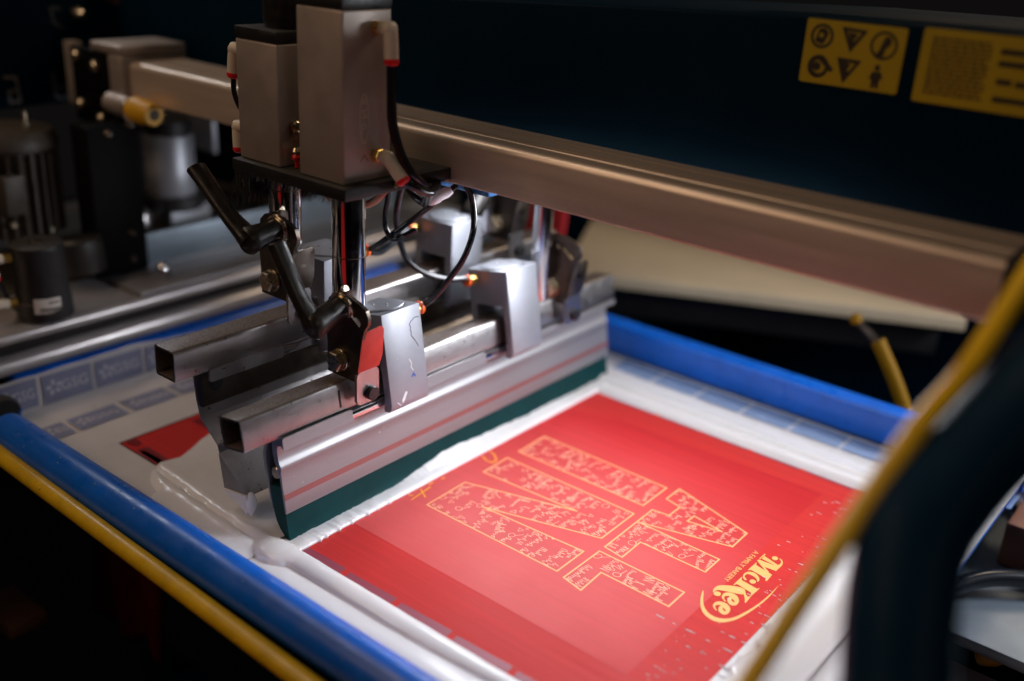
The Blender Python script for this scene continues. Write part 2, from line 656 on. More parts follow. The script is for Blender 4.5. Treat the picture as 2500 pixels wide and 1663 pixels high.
sheet('edge_tape', -246, 366, -54, 1.5, 4.5, tape_left, TAPE, scr)
sheet('edge_tape', -246, 366, 401, 501, 5, tape_far, TAPE, scr)
sheet('edge_tape', 306, 396, 1.5, 401, 3, tape_front, TAPE, scr)
sheet('edge_tape', 363, 396, 401, 500, 1.65, tape_front, TAPE, scr)
sheet('edge_tape', 363, 396, -50, 1.5, 1.65, tape_front, TAPE, scr)
sheet('edge_tape', -352, -246, -54, 501, 4.4, lambda x, y: -0.25 + 4.0 * max(0, (-x - 338) / 14) ** 2 + 0.5 * nz(x, y, 30, 4) * min(1, (-246 - x) / 20), TAPE, scr)
b = MB()
for i in range(60):
    y0, y1 = -52 + i * 9.2, -52 + (i + 1) * 9.2
    f = lambda y: (37 if y < 95 else 37 - min(13, (y - 95) * .11)) + 1.2 * nz(y, 0, 14, 5)
    g = lambda y: -353 + .6 * nz(y, 3, 25, 6)
    vs = [b.bm.verts.new(v) for v in ((g(y0), y0, 2.8), (g(y1), y1, 2.8), (g(y1) - 1.2, y1, f(y1)), (g(y0) - 1.2, y0, f(y0)))]
    b.bm.faces.new(vs)
bmesh.ops.remove_doubles(b.bm, verts=b.bm.verts, dist=.01)
b.build('edge_tape', TAPE, scr)


# printed patches on the tape (each with the star and GSG lettering)
def star(mb, cx, cy, r, M, n=5):
    for k in range(n):
        a = R(90 + 360 / n * k + 8)
        d = Vector((math.cos(a), math.sin(a), 0))
        s = Vector((-d.y, d.x, 0))
        c = Vector((cx, cy, 0))
        vs = [mb.bm.verts.new(M @ (c + d * r * q[0] + s * r * q[1])) for q in ((.22, 0), (.6, -.24), (1, 0), (.6, .24))]
        mb.bm.faces.new(vs)


def patch(M, w_, h, txt='GSG', tx=.36, tw=.55, th=.36):
    b = MB(M); b.flat([(p[0], p[1]) for p in rrect(0, w_, 0, h, .6, 2)], 'z', 0)
    po = b.build('printed_patch', TAPEP if txt else TAPEF, scr)
    if txt:
        t = MB()
        M2 = M @ Matrix.Translation((0, 0, .12))
        text_flat(t, txt, h * th * 1.38, M2 @ Matrix.Translation((w_ * tx, h * .33, 0)), width=w_ * tw, bold=.03)
        star(t, w_ * .22, h * .52, h * .30, M2)
        t.build('lettering', TAPET, po)


for y0, y1, z0, z1 in ((-52, -16, 6, 34.5), (-10.4, 39, 4.2, 33.6), (43, 94.5, 4.2, 32.5), (98.5, 148, 4.2, 31), (152, 201, 4.2, 28), (205, 255, 4.2, 26), (259, 309, 4.2, 24)):
    patch(axes((-352.2, y0, z0), (0, 1, 0), (0, 0, 1), (1, 0, 0)), y1 - y0, z1 - z0)
for k, (y0, y1) in enumerate(((-34, -15), (-10, 38.5), (45, 92), (97, 145), (150, 198), (203, 251), (256, 304))):
    patch(axes((-290, y0, 1.0), (0, 1, 0), (-1, 0, 0), (0, 0, 1)), y1 - y0, 27, 'GSG', .36, .56, .30)
for k in range(8):
    x0 = -24 + k * 53
    patch(axes((x0 + 49.5, 495, .75), (-1, 0, 0), (0, -1, 0), (0, 0, 1)), 49.5, 31, None)
# the tape seen through the edge of the stencil: dark patches along both sides
for k in range(-4, 6):
    x0 = 48.3 + (k - 1) * 53.2
    if -240 < x0 < 260 and not -190 < x0 < -20:
        b = MB(); b.flat([(x0, 1.8), (x0 - .6, 8.2), (x0 + 47, 9.6), (x0 + 47.6, 2.4)], 'z', 0.2)
        b.build('tape_show_through', EMULD, scr)
for k in range(6):
    x0 = 23.7 + k * 52.6
    if x0 < 280:
        b = MB(); b.flat([(x0, 397.6), (x0 + .4, 400.6), (x0 + 47, 400.6), (x0 + 47, 396.6)], 'z', 0.2)
        b.build('tape_show_through', EMULD, scr)
for q in ([(-246, 3.7), (-241.6, 16.2), (-229.8, 14.0), (-228.5, 6.1)], [(-224.3, 3.5), (-222.4, 14.4), (-186.8, 13.5), (-187, 3)], [(-238, 70), (-236, 84), (-205, 84), (-205, 72)]):
    b = MB(); b.flat(q, 'z', 0.2)
    b.build('tape_show_through', EMULB, scr)

# ---- stencil artwork (flat openings in the emulsion)
ART = {"bar": [[20.8, 282.4], [156.2, 281.7], [156.8, 242.2], [21.9, 241.8]], "N": [[24.2, 115.7], [23.0, 165.3], [120.9, 195.4], [22.7, 190.1], [21.9, 224.9], [158.1, 225.5], [159.0, 176.0], [59.9, 145.6], [159.1, 151.0], [159.5, 115.4]], "A": [[165.7, 265.8], [165.5, 288.4], [242.4, 265.5], [242.8, 239.1], [168.3, 217.2], [243.5, 216.0], [243.6, 193.3], [185.0, 193.2], [185.8, 165.2], [167.8, 167.8], [166.2, 241.9], [181.3, 244.0], [181.3, 262.1]], "Ahole": [[197.1, 247.0], [197.2, 258.2], [226.0, 253.1]], "T": [[168.1, 160.1], [244.7, 159.4], [244.9, 136.6], [185.1, 137.3], [186.6, 108.4], [167.9, 112.4]], "logo": [[[266.6, 248.6], [267.7, 247.8], [267.3, 238.7], [266.3, 239.4]], [[267.9, 245.4], [281.0, 241.5], [281.0, 239.2], [268.1, 240.4]], [[281.0, 240.6], [282.0, 243.5], [281.7, 246.5], [279.8, 249.1], [278.3, 250.1], [278.6, 250.7], [280.8, 250.0], [282.9, 247.1], [283.9, 243.3], [283.8, 232.8], [274.5, 231.6], [267.4, 235.0], [266.3, 235.3], [266.8, 238.0], [270.8, 238.1], [278.8, 239.0]], [[266.7, 235.2], [272.6, 233.1], [280.3, 227.7], [280.0, 225.7], [272.6, 230.8]], [[267.1, 232.9], [268.0, 231.6], [268.6, 229.4], [280.5, 226.9], [283.8, 225.9], [284.3, 215.4], [283.0, 215.5], [282.2, 218.4], [269.3, 220.5], [268.1, 219.9], [267.7, 218.8], [266.8, 219.1]], [[277.6, 249.5], [277.8, 248.6], [277.7, 247.6], [277.4, 246.7], [276.8, 246.0], [276.1, 245.6], [275.3, 245.6], [274.5, 245.9], [273.8, 246.4], [273.4, 247.3], [273.2, 248.2], [273.2, 249.2], [273.6, 250.1], [274.1, 250.8], [274.9, 251.2], [275.7, 251.2], [276.5, 251.0], [277.1, 250.4]], [[279.4, 209.5], [279.5, 210.2], [279.7, 211.2], [279.6, 212.3], [279.3, 213.3], [278.7, 214.4], [278.1, 215.4], [277.3, 216.3], [276.3, 217.1], [275.3, 217.8], [274.2, 218.3], [273.0, 218.7], [271.9, 218.8], [270.7, 218.6], [269.6, 218.1], [268.6, 217.4], [267.9, 216.4], [267.3, 215.1], [267.0, 213.7], [266.9, 212.1], [267.2, 210.5], [267.5, 209.1], [267.9, 208.2], [268.4, 207.4], [268.9, 206.8], [269.6, 206.1], [270.4, 205.5], [271.1, 205.2], [271.5, 205.1], [271.8, 205.4], [271.9, 205.6], [272.1, 205.9], [272.2, 206.3], [271.9, 206.7], [271.2, 207.3], [270.2, 207.9], [269.3, 208.6], [268.9, 209.2], [268.7, 209.7], [268.6, 210.4], [268.6, 211.4], [268.7, 212.4], [268.9, 213.3], [269.5, 213.8], [270.2, 214.2], [271.1, 214.3], [272.2, 214.3], [273.6, 214.1], [274.9, 213.8], [275.9, 213.3], [276.8, 212.8], [277.6, 212.2], [278.1, 211.6], [278.4, 211.0], [278.7, 210.5], [278.9, 210.0], [279.2, 209.6]], [[278.7, 208.6], [278.9, 207.7], [278.9, 206.7], [278.5, 205.8], [278.0, 205.1], [277.3, 204.7], [276.4, 204.7], [275.7, 204.9], [275.0, 205.5], [274.5, 206.3], [274.3, 207.3], [274.3, 208.3], [274.6, 209.2], [275.2, 209.8], [275.9, 210.2], [276.8, 210.3], [277.5, 210.0], [278.2, 209.4]], [[267.5, 207.1], [268.3, 206.7], [268.6, 204.6], [269.9, 203.2], [282.3, 201.5], [283.7, 201.6], [283.9, 203.4], [284.6, 202.7], [284.1, 190.9], [283.5, 190.4], [282.2, 193.8], [269.7, 196.3], [268.7, 195.7], [268.3, 193.4], [267.5, 193.7]], [[276.7, 194.2], [280.3, 189.0], [282.7, 187.4], [283.6, 190.3], [284.1, 191.0], [284.9, 179.7], [284.2, 179.4], [282.1, 183.8], [278.3, 188.9], [275.0, 193.6]], [[277.1, 193.8], [275.8, 194.4], [274.3, 194.4], [272.6, 194.1], [270.6, 193.3], [268.5, 192.2], [266.4, 190.9], [264.2, 189.3], [262.0, 187.5], [260.4, 185.7], [259.4, 183.8], [259.0, 182.0], [258.9, 180.3], [259.0, 178.6], [259.4, 177.1], [259.8, 175.9], [260.2, 175.2], [260.6, 174.8], [261.0, 174.8], [261.0, 175.4], [261.0, 176.3], [261.1, 177.3], [261.4, 178.1], [261.7, 179.0], [262.6, 179.8], [264.2, 180.8], [266.4, 181.8], [268.5, 182.7], [270.5, 183.5], [272.4, 184.2], [274.2, 185.0], [276.1, 185.9], [277.9, 186.9], [278.9, 188.1], [278.9, 190.0], [278.1, 192.2]], [[266.2, 176.2], [266.5, 175.2], [266.4, 174.2], [266.1, 173.3], [265.5, 172.5], [264.7, 172.1], [263.8, 172.0], [262.9, 172.3], [262.1, 172.8], [261.6, 173.7], [261.3, 174.7], [261.4, 175.7], [261.7, 176.7], [262.4, 177.4], [263.2, 177.8], [264.1, 177.9], [265.0, 177.7], [265.7, 177.1]]], "e1": [[[272.8, 170.4], [272.1, 170.7], [271.1, 171.2], [270.2, 171.8], [269.3, 172.5], [268.5, 173.4], [267.9, 174.4], [267.5, 175.7], [267.3, 177.2], [267.2, 178.5], [267.5, 179.7], [268.0, 180.7], [268.7, 181.6], [269.5, 182.3], [270.5, 183.0], [271.6, 183.3], [273.0, 183.5], [274.4, 183.4], [275.7, 183.0], [277.0, 182.2], [278.1, 181.2], [279.1, 180.1], [279.8, 179.0], [280.4, 177.8], [280.7, 176.6], [280.9, 175.2], [281.0, 173.7], [280.8, 172.4], [280.4, 171.4], [279.8, 170.5], [279.1, 170.0], [278.3, 169.7], [277.4, 169.8], [276.5, 170.0], [275.6, 170.5], [274.7, 171.1], [273.9, 171.9], [273.2, 173.0], [272.7, 174.3], [272.3, 175.5], [272.3, 176.6], [272.5, 177.6], [272.6, 178.3], [272.2, 178.6], [271.8, 178.6], [271.2, 178.4], [270.7, 177.9], [270.0, 177.2], [269.6, 176.4], [269.6, 175.7], [269.7, 174.9], [270.0, 174.2], [270.4, 173.5], [271.1, 172.8], [271.6, 172.3], [272.2, 171.9], [272.6, 171.7], [273.0, 171.4], [273.1, 171.0], [273.1, 170.6]], [[278.5, 174.4], [278.3, 174.1], [278.0, 174.0], [277.5, 174.1], [276.9, 174.3], [276.2, 174.7], [275.6, 175.2], [275.2, 175.7], [274.8, 176.2], [274.7, 176.6], [274.9, 176.9], [275.2, 177.0], [275.7, 176.9], [276.3, 176.7], [277.0, 176.3], [277.6, 175.8], [278.0, 175.3], [278.4, 174.8]]], "e2": [[[273.1, 156.3], [272.4, 156.6], [271.4, 157.0], [270.5, 157.6], [269.7, 158.3], [268.9, 159.1], [268.3, 160.1], [267.9, 161.4], [267.6, 162.8], [267.6, 164.1], [267.9, 165.3], [268.4, 166.3], [269.0, 167.1], [269.8, 167.9], [270.8, 168.5], [272.0, 168.9], [273.2, 169.0], [274.6, 168.9], [276.0, 168.6], [277.2, 167.9], [278.4, 166.9], [279.3, 165.9], [280.0, 164.8], [280.6, 163.6], [280.9, 162.4], [281.1, 161.0], [281.1, 159.6], [281.0, 158.3], [280.6, 157.3], [280.0, 156.5], [279.3, 155.9], [278.5, 155.7], [277.6, 155.8], [276.7, 156.0], [275.8, 156.4], [274.9, 157.0], [274.2, 157.7], [273.5, 158.8], [273.0, 160.1], [272.6, 161.3], [272.6, 162.3], [272.8, 163.3], [272.8, 164.0], [272.5, 164.3], [272.1, 164.2], [271.5, 164.0], [271.0, 163.5], [270.4, 162.9], [270.0, 162.1], [269.9, 161.4], [270.0, 160.7], [270.3, 159.9], [270.8, 159.3], [271.4, 158.7], [271.9, 158.1], [272.4, 157.8], [272.9, 157.5], [273.2, 157.3], [273.4, 156.9], [273.4, 156.5]], [[278.7, 160.2], [278.5, 160.0], [278.2, 159.9], [277.7, 159.9], [277.1, 160.2], [276.5, 160.5], [275.9, 161.0], [275.4, 161.5], [275.1, 162.0], [275.0, 162.4], [275.1, 162.6], [275.4, 162.8], [275.9, 162.7], [276.5, 162.4], [277.2, 162.1], [277.8, 161.6], [278.3, 161.1], [278.6, 160.6]]], "swoosh": [[253.9, 171.6], [254.4, 169.5], [255.6, 165.8], [257.0, 162.2], [258.8, 158.6], [260.7, 155.2], [262.7, 152.2], [265.0, 149.6], [267.3, 147.4], [269.9, 145.9], [272.5, 145.0], [275.2, 144.5], [277.8, 144.6], [280.2, 145.4], [282.5, 146.8], [284.6, 149.1], [286.4, 151.9], [288.0, 155.1], [289.4, 159.0], [290.7, 164.3], [291.9, 170.4], [292.9, 176.7], [293.7, 183.6], [294.3, 191.0], [294.6, 199.0], [294.1, 210.0], [293.5, 217.3], [293.5, 211.4], [293.5, 201.3], [293.1, 193.4], [292.5, 185.9], [291.6, 179.3], [290.5, 173.2], [289.2, 167.2], [287.8, 162.0], [286.4, 158.1], [284.7, 155.1], [282.9, 152.8], [281.0, 151.2], [279.0, 150.1], [276.9, 149.4], [274.6, 149.2], [272.2, 149.5], [269.8, 150.3], [267.5, 151.7], [265.2, 153.6], [263.1, 155.9], [261.3, 158.3], [259.7, 161.1], [258.0, 164.4], [256.5, 167.5], [254.9, 170.4]], "U": [[4.6, 210.7], [11.4, 207.9], [17.8, 208.3], [17.8, 214.2], [10.6, 220.6], [3.4, 223.2]], "cross": [[9.5, 112.9], [6.6, 138.4], [4.1, 130.0], [14.8, 123.8], [3.6, 116.5], [5.5, 118.3], [3.3, 141.2], [2.9, 145.7], [4.5, 155.9], [4.9, 158.8]], "dash": [[[242.5, 122.3], [250.3, 122.3]], [[256.3, 122.3], [259.5, 122.1]], [[266.5, 122.4], [275.4, 122.9]], [[283.1, 122.4], [287.5, 121.9]], [[296.1, 122.5], [304.1, 122.5]], [[307.3, 122.5], [311.5, 122.0]], [[302.3, 105.1], [316.2, 105.3]], [[293.0, 137.6], [298.7, 137.6]], [[302.7, 137.5], [308.9, 138.0]], [[306.0, 96.7], [314.9, 95.9]], [[298.8, 205.9], [300.5, 205.8]], [[304.0, 205.6], [308.5, 205.6]], [[304.9, 189.5], [308.2, 189.3]], [[304.2, 165.2], [311.9, 164.5]], [[303.2, 256.3], [306.8, 255.9]], [[302.7, 241.8], [306.8, 242.0]], [[289.4, 242.4], [292.1, 242.1]], [[291.6, 254.9], [296.6, 255.4]], [[292.3, 287.3], [295.7, 287.5]], [[304.0, 231.2], [307.5, 230.9]], [[303.9, 223.9], [308.0, 224.2]], [[290.9, 206.4], [292.8, 206.0]], [[290.0, 224.4], [291.8, 224.2]], [[294.6, 242.5], [297.0, 243.0]]]}


def outline(poly, wd, z=.32):
    b = MB()
    b.ribbon(poly, wd, z, True)
    return b


def inside(p, poly):
    c = False
    n = len(poly)
    for i in range(n):
        (x1, y1), (x2, y2) = poly[i], poly[i - 1]
        if (y1 > p[1]) != (y2 > p[1]) and p[0] < (x2 - x1) * (p[1] - y1) / (y2 - y1) + x1:
            c = not c
    return c


def cursive(rng, ox, oy, L, h):
    """a signature-like stroke that runs along -y with its letters rising along +x"""
    pts = []
    n = int(L / 2.1)
    s = 0
    a = h * rng.uniform(.8, 1.1)
    pts.append((ox, oy))
    first = True
    for k in range(max(2, n)):
        st = L / n
        hh = a if first else h * rng.choice((.35, .4, .45, .9, .4, -.4))
        lp = rng.uniform(-.5, .9)
        for q in (.15, .35, .5, .65, .85, 1):
            yy = s + st * q + lp * st * math.sin(q * math.pi * 2) * .55
            xx = hh * math.sin(q * math.pi) + rng.uniform(-.12, .12)
            pts.append((ox + xx, oy - yy))
        s += st
        first = rng.random() < .12
    return pts


def fill_signatures(poly, hole, seed):
    rng = random.Random(seed)
    b = MB()
    xs = [p[0] for p in poly]
    ys = [p[1] for p in poly]
    x = min(xs) + 2
    zi = 0
    while x < max(xs) - 2:
        y = max(ys) - rng.uniform(1, 5)
        while y > min(ys):
            L = rng.uniform(9, 17)
            h = rng.uniform(4.2, 7.5)
            if rng.random() < .15:
                y -= L * .8
                continue
            kind = rng.random()
            if kind < .08:
                pts = circ(x + 2.5, y - 4, rng.uniform(2, 3.2), 14, rng.uniform(2.5, 3.5)) + [(x + 5, y - 2), (x + 8, y + 4)]
            elif kind < .17:
                pts = [(x, y), (x + h, y - 1), (x + .5, y - 2.2), (x + h * 1.1, y - 3.6), (x - .5, y - 5), (x + h, y - 6.5)]
            elif kind < .22:
                pts = [(x, y), (x + 4, y - 2), (x + .5, y - 5), (x, y)]
            else:
                pts = cursive(rng, x + rng.uniform(-2.5, 2.5), y, L, h)
            ca, sa = math.cos(rng.gauss(0, .22)), rng.gauss(0, .2)
            pts = [(x + (p[0] - x) * ca - (p[1] - y) * sa, y + (p[0] - x) * sa + (p[1] - y) * ca) for p in pts]
            run = []
            for p in pts:
                ok = inside(p, poly) and not (hole and inside(p, hole))
                if ok:
                    run.append(p)
                if (not ok or p is pts[-1]) and len(run) > 1:
                    b.ribbon(run, rng.uniform(.30, .5), .26 + zi * .0004)
                    run = []
                elif not ok:
                    run = []
            zi += 1
            y -= L * rng.uniform(.75, 1.25)
        x += rng.uniform(8.6, 11.5)
    return b


for key, hole, seed in (('bar', None, 1), ('N', None, 2), ('A', 'Ahole', 3), ('T', None, 4)):
    o = outline(ART[key], 1.35).build('letter_outline', PRINT, scr)
    if hole:
        outline(ART[hole], 1.4).build('letter_hole_outline', PRINT, o)
    fill_signatures(ART[key], ART[hole] if hole else None, seed).build('signatures', SIGN, o)
b = MB()
for i, p in enumerate(ART['logo']):
    b.flat(p, 'z', .28 + i * .006)
b.flat(ART['e1'][0], 'z', .28, [ART['e1'][1]])
b.flat(ART['e2'][0], 'z', .285, [ART['e2'][1]])
b.flat(ART['swoosh'], 'z', .28)
lo = b.build('mckee_lettering', LOGO, scr)
lo.name = 'logo_lettering'
b = MB()
text_flat(b, 'A FAMILY BAKERY', 6.1, axes((258.6, 247.2, .28), (0, -1, 0), (1, 0, 0), (0, 0, 1)), width=53.2, bold=.01)
b.build('tagline_lettering', LOGO, scr)
b = MB()
b.ribbon(ART['U'], 1.7, .3)
b.build('register_mark', OPEN, scr)
b = MB()
c = ART['cross']
b.ribbon([c[0], c[1]], 1.5, .3)
b.ribbon([c[2], c[3]], 1.5, .34)
for i in (4, 6, 8):
    b.ribbon([c[i], c[i + 1]], 1.5, .3)
b.build('register_mark', OPEN, scr)

# ================================================================ white ink
def seg_d(p, a, b_):
    ax, ay = a
    bx, by = b_
    t = max(0, min(1, ((p[0] - ax) * (bx - ax) + (p[1] - ay) * (by - ay)) / ((bx - ax) ** 2 + (by - ay) ** 2)))
    return math.hypot(p[0] - ax - t * (bx - ax), p[1] - ay - t * (by - ay))


POOL = [(-183, -4), (-187, 2), (-187, 9), (-185, 20), (-189, 32), (-202, 60), (-216, 100), (-226, 160), (-231, 240), (-232, 330), (-228, 440),
        (-30, 442), (-22, 300), (-20, 100), (-12, 4), (2, -8), (4, -30), (-20, -46), (-70, -48), (-110, -47), (-140, -40), (-147, -33), (-149, -24), (-160, -20), (-170, -16), (-180, -10)]


def edge_d(p, poly):
    return min(seg_d(p, poly[i], poly[i - 1]) for i in range(len(poly)))


def pool(x, y):
    x0, y0 = x, y
    x += 1.5 * nz(x, y, 12, 9)
    y += 1.5 * nz(x, y, 13, 10)
    d = edge_d((x, y), POOL)
    if not inside((x, y), POOL):
        return -0.9 if d < 4.5 else None
    thick = 2.0
    if y < 30:
        # fat rim that runs along the left tube, with a crease beside it
        k = max(0, min(1, (30 - y) / 25))
        lx = (x + 183) / 150
        crease = abs(y - (-6 - 9 * lx))
        thick += k * (2.2 + 1.0 * math.exp(-(crease - 7) ** 2 / 12) - 2.3 * math.exp(-crease ** 2 / 2.2))
    h = thick * math.sqrt(max(0, 1 - (1 - min(1, d / 5.0)) ** 2))
    if x0 > -50 and y0 < -8:
        q = max(0, min(1, (x0 + 50) / 42)) * max(0, min(1, (-8 - y0) / 10))
        h = h * (1 - q) - .8 * q
    return h + (.25 * nz(x0, y0, 9, 11) + .22 * nz(x0, y0 / 6, 5, 12) + .12 * nz(x0, y0, 2.6, 13)) * min(1, d / 4) - .1


o = sheet('white_ink', -236, -20, -52, 444, 2.0, pool, INK, None)
tag(o, 'pool of white ink smeared behind the squeegee on the screen', 'ink')

# bead pushed by the squeegee
b = MB()
rows = []
rng = random.Random(3)
hprof = [(0, .2), (18, .3), (60, .2), (120, .3), (139, 3.6), (160, 6), (179, 9), (200, 8.6), (232, 5.6), (266, 4.6), (300, 2), (331, 2.6), (380, 1.2), (446, .3)]


def lerp(tab, t):
    for (a, va), (c, vc) in zip(tab, tab[1:]):
        if a <= t <= c:
            return va + (vc - va) * (t - a) / (c - a)
    return tab[-1][1]


drips = {20: 2.0, 27: 1.5, 40: 2.4, 54: 1.6, 71: 2.2, 83: 1.1, 96: 1.4, 118: .9}
y = -3.0
while y <= 446:
    h = max(.1, lerp(hprof, max(0, y)) + .9 * nz(y, 0, 9, 20) + .6 * nz(y, 0, 2.6, 21))
    f = .8 + .3 * nz(y, 9, 22, 22) + .22 * nz(y, 9, 4, 24)
    for c, a in drips.items():
        f += a * .8 * math.exp(-((y - c) / 1.3) ** 2)
    e = 1 if y < 440 else .3
    lump = .9 * nz(y, 2, 7, 26) + .5 * nz(y, 5, 2.4, 27)
    prof = [(f - .3, .05), (f + .25, 1.2), (f - .1, 2.3), (f - 1.2, 3.0), (-5, 3.1 + h * .06 + lump), (-10, 2.9 + h * .22 + lump), (-14.4 - .17 * h, 2.0 + h), (-24, 1.5 + h), (-26, .2)]
    rows.append([b.bm.verts.new((x, y, max(.05, z * e))) for x, z in prof])
    y += 1.0
for r0, r1 in zip(rows, rows[1:]):
    for i in range(len(r0) - 1):
        b.bm.faces.new((r0[i], r0[i + 1], r1[i + 1], r1[i]))
b.bm.faces.new(rows[0])
b.bm.faces.new(list(reversed(rows[-1])))
bmesh.ops.recalc_face_normals(b.bm, faces=b.bm.faces)
tag(b.build('white_ink', INK, None, 70), 'bead of white ink along the foot of the teal squeegee rubber', 'ink')


# ridge from the squeegee end towards the front along the left tube
def ridge(x, y):
    edge0 = 1.0 + .2 * nz(x, 0, 14, 30)
    crease = -19.0 + 2.2 * nz(x, 4, 110, 31) + 8 * max(0, min(1, (x - 110) / 120))
    h = -0.9
    if x > -12 and y <= edge0:
        fall = (1 - .35 * min(1, max(0, (x - 12) / 200))) * min(1, math.sqrt(max(0, (x + 12) / 20)))
        c, hw = (edge0 + crease) / 2, (edge0 - crease) / 2
        u = (y - c) / hw
        if abs(u) <= 1:
            h = max(h, 5.4 * fall * math.sqrt(1 - u * u))
    # the fat rounded head under the squeegee corner
    q = ((x + 11) / 23) ** 2 + ((y + 12.5) / 14.5) ** 2
    if q < 1 and y < edge0 + 2:
        hb = 6.6 * math.sqrt(1 - q)
        h = max(h, hb) + .8 * math.exp(-((h - hb) / 1.5) ** 2)
    if y < crease + 3 and y > -50:
        t = max(0, (-y - 36) / 16)
        base = .7 + .5 * math.exp(-((y + 30) / 7) ** 2) * max(0, 1 - math.exp(-((y - crease) / 2.5) ** 2)) + 9 * t * t
        k = max(0, min(1, (x + 34) / 45))
        h = max(h, base * k * k * (3 - 2 * k) - .9 * (1 - k))
    if h <= -.85 and y > edge0 + 3:
        return None
    return h + .14 * nz(x / 4, y, 14, 33) * min(1, max(0, edge0 - y) / 3)


o = sheet('white_ink', -40, 360, -51, 8, 1.25, ridge, INK, None)
tag(o, 'smooth ridge of white ink beside the near blue frame tube', 'ink')


def far_ink(x, y):
    e0 = 400.6 + .6 * nz(x, 0, 30, 40)
    e1 = 466 - (x + 20) * .05 + 5 * nz(x, 0, 26, 41) + 3 * nz(x, 0, 6, 42)
    if x > 306:
        e0 = 396
    if y < e0 or y > e1:
        return -0.9 if e0 - 4 < y < e1 + 4 else None
    d = min(y - e0, (e1 - y) * .5, 6) / 6
    bead = 4.5 * math.exp(-((y - 432 + .03 * x) / 9) ** 2) + 3.0 * math.exp(-((y - 409) / 5) ** 2)
    return .1 + (1.2 + bead) * math.sqrt(max(0, 1 - (1 - d) ** 2)) + .3 * nz(x, y, 18, 43) * d + .12 * nz(x / 5, y, 2, 44) * d


o = sheet('white_ink', -26, 358, 398, 476, 2.2, far_ink, INK, None)
tag(o, 'band of white ink along the far blue frame tube', 'ink')


def front_ink(x, y):
    e = 311 + 4 * nz(0, y, 3.2, 50) + 5 * nz(0, y, 9, 51) + 4 * nz(0, y, 40, 52)
    if x < e:
        return -0.9 if x > e - 4 else None
    d = min((x - e), 7) / 7
    return .1 + max(0, x > 345 and wrap(x)) + 2.6 * math.sqrt(max(0, 1 - (1 - d) ** 2)) + (.45 * nz(x / 6, y, 2.2, 53) + .3 * nz(x / 3, y, 5, 55)) * d * max(0.2, 1 - (x - 311) / 60) + .3 * nz(x, y, 20, 54)


o = sheet('white_ink', 303, 366, 4, 396, 2.0, front_ink, INK, None)
tag(o, 'white ink with a spiky combed edge at the front end of the screen', 'ink')
# streaks and specks dragged over the stencil
b = MB()
for (x0, y0), (x1, y1) in ART['dash']:
    L = math.hypot(x1 - x0, y1 - y0)
    n = 8
    wd = min(1.7, .55 + L * .09)
    up = [(x0 + (x1 - x0) * i / n, y0 + (y1 - y0) * i / n) for i in range(n + 1)]
    d = Vector((x1 - x0, y1 - y0)).normalized()
    nn = Vector((-d.y, d.x))
    prev = None
    for i, p in enumerate(up):
        q = i / n
        ww = wd * .5 * (math.sin(q * math.pi) ** .5 + .05) * (1 + .4 * random.uniform(-1, 1))
        cur = [b.bm.verts.new((p[0] + nn.x * k * ww, p[1] + nn.y * k * ww, z)) for k, z in ((-1, .3), (0, .3 + ww * .6), (1, .3))]
        if prev:
            for k in range(2):
                b.bm.faces.new((prev[k], prev[k + 1], cur[k + 1], cur[k]))
        prev = cur
for k in range(70):
    x, y = random.uniform(266, 304), random.uniform(20, 380)
    l = random.uniform(.5, 5)
    q = [b.bm.verts.new(v) for v in ((x, y - .35, .3), (x + l, y - .2, .3), (x + l, y + .2, .3), (x, y + .35, .3), (x + l / 2, y, .6))]
    for i in range(4):
        b.bm.faces.new((q[i], q[(i + 1) % 4], q[4]))
o = b.build('ink_streaks', INK, None)
tag(o, 'thin dashes of white ink dragged over the red stencil', 'ink', kind='stuff')

# ================================================================ squeegee, flood bar, tubes, clamps
def place(root, O, ry=0.0):
    root.location = Vector(O) * .001
    root.rotation_euler = (0, R(ry), 0)
    return root


G1, T1 = (-31, 0, 101.5), -10
G2, T2 = (-109, 0, 132.5), 0


def square_tube(label):
    t = thing('square_tube', (0, 0, 0), label, 'steel tube', 'square steel tubes that carry squeegee and flood bar')
    b = MB()
    out, inn = rrect(-12.6, 12.6, -12.6, 12.6, 2.6), rrect(-10.6, 10.6, -10.6, 10.6, 1.4)
    n = len(out)
    y0, y1 = -33, 443
    ys = [y0, y0 + .5, y1]
    vo = [[b.bm.verts.new((p[0] * k, y, p[1] * k)) for p in out] for y, k in ((y0, .985), (y0 + .5, 1), (y1, 1))]
    vi = [[b.bm.verts.new((p[0], y, p[1])) for p in inn] for y in (y0, y1)]
    for i in range(n):
        j = (i + 1) % n
        b.bm.faces.new((vo[0][i], vo[0][j], vo[1][j], vo[1][i]))
        b.bm.faces.new((vo[1][i], vo[1][j], vo[2][j], vo[2][i]))
        b.bm.faces.new((vi[0][j], vi[0][i], vi[1][i], vi[1][j]))
        b.bm.faces.new((vo[0][j], vo[0][i], vi[0][i], vi[0][j]))
        b.bm.faces.new((vo[2][i], vo[2][j], vi[1][j], vi[1][i]))
    bmesh.ops.recalc_face_normals(b.bm, faces=b.bm.faces)
    b.build('tube', STEEL, t)
    return t


tb1 = square_tube('open ended square steel tube directly above the squeegee holder')
b = MB(); b.prism([(12.62, 58), (12.62, 60), (12.85, 60), (12.85, 58)], 'z', -8, 6)
b.build('cut_mark', BLACK, tb1)
place(tb1, G1, T1)
tb2 = place(square_tube('open ended square steel tube at the back, above the flood bar'), G2, T2)


def clamp_strip(x, y0, y1, z0, z1, parent, th=2.2, mt=None):
    b = MB()
    pts = rrect(y0, y1, z0, z1, 2.2, 4)
    b.prism(pts, 'x', x - th, x)
    return b.build('clamp_strip', mt or ALU, parent)


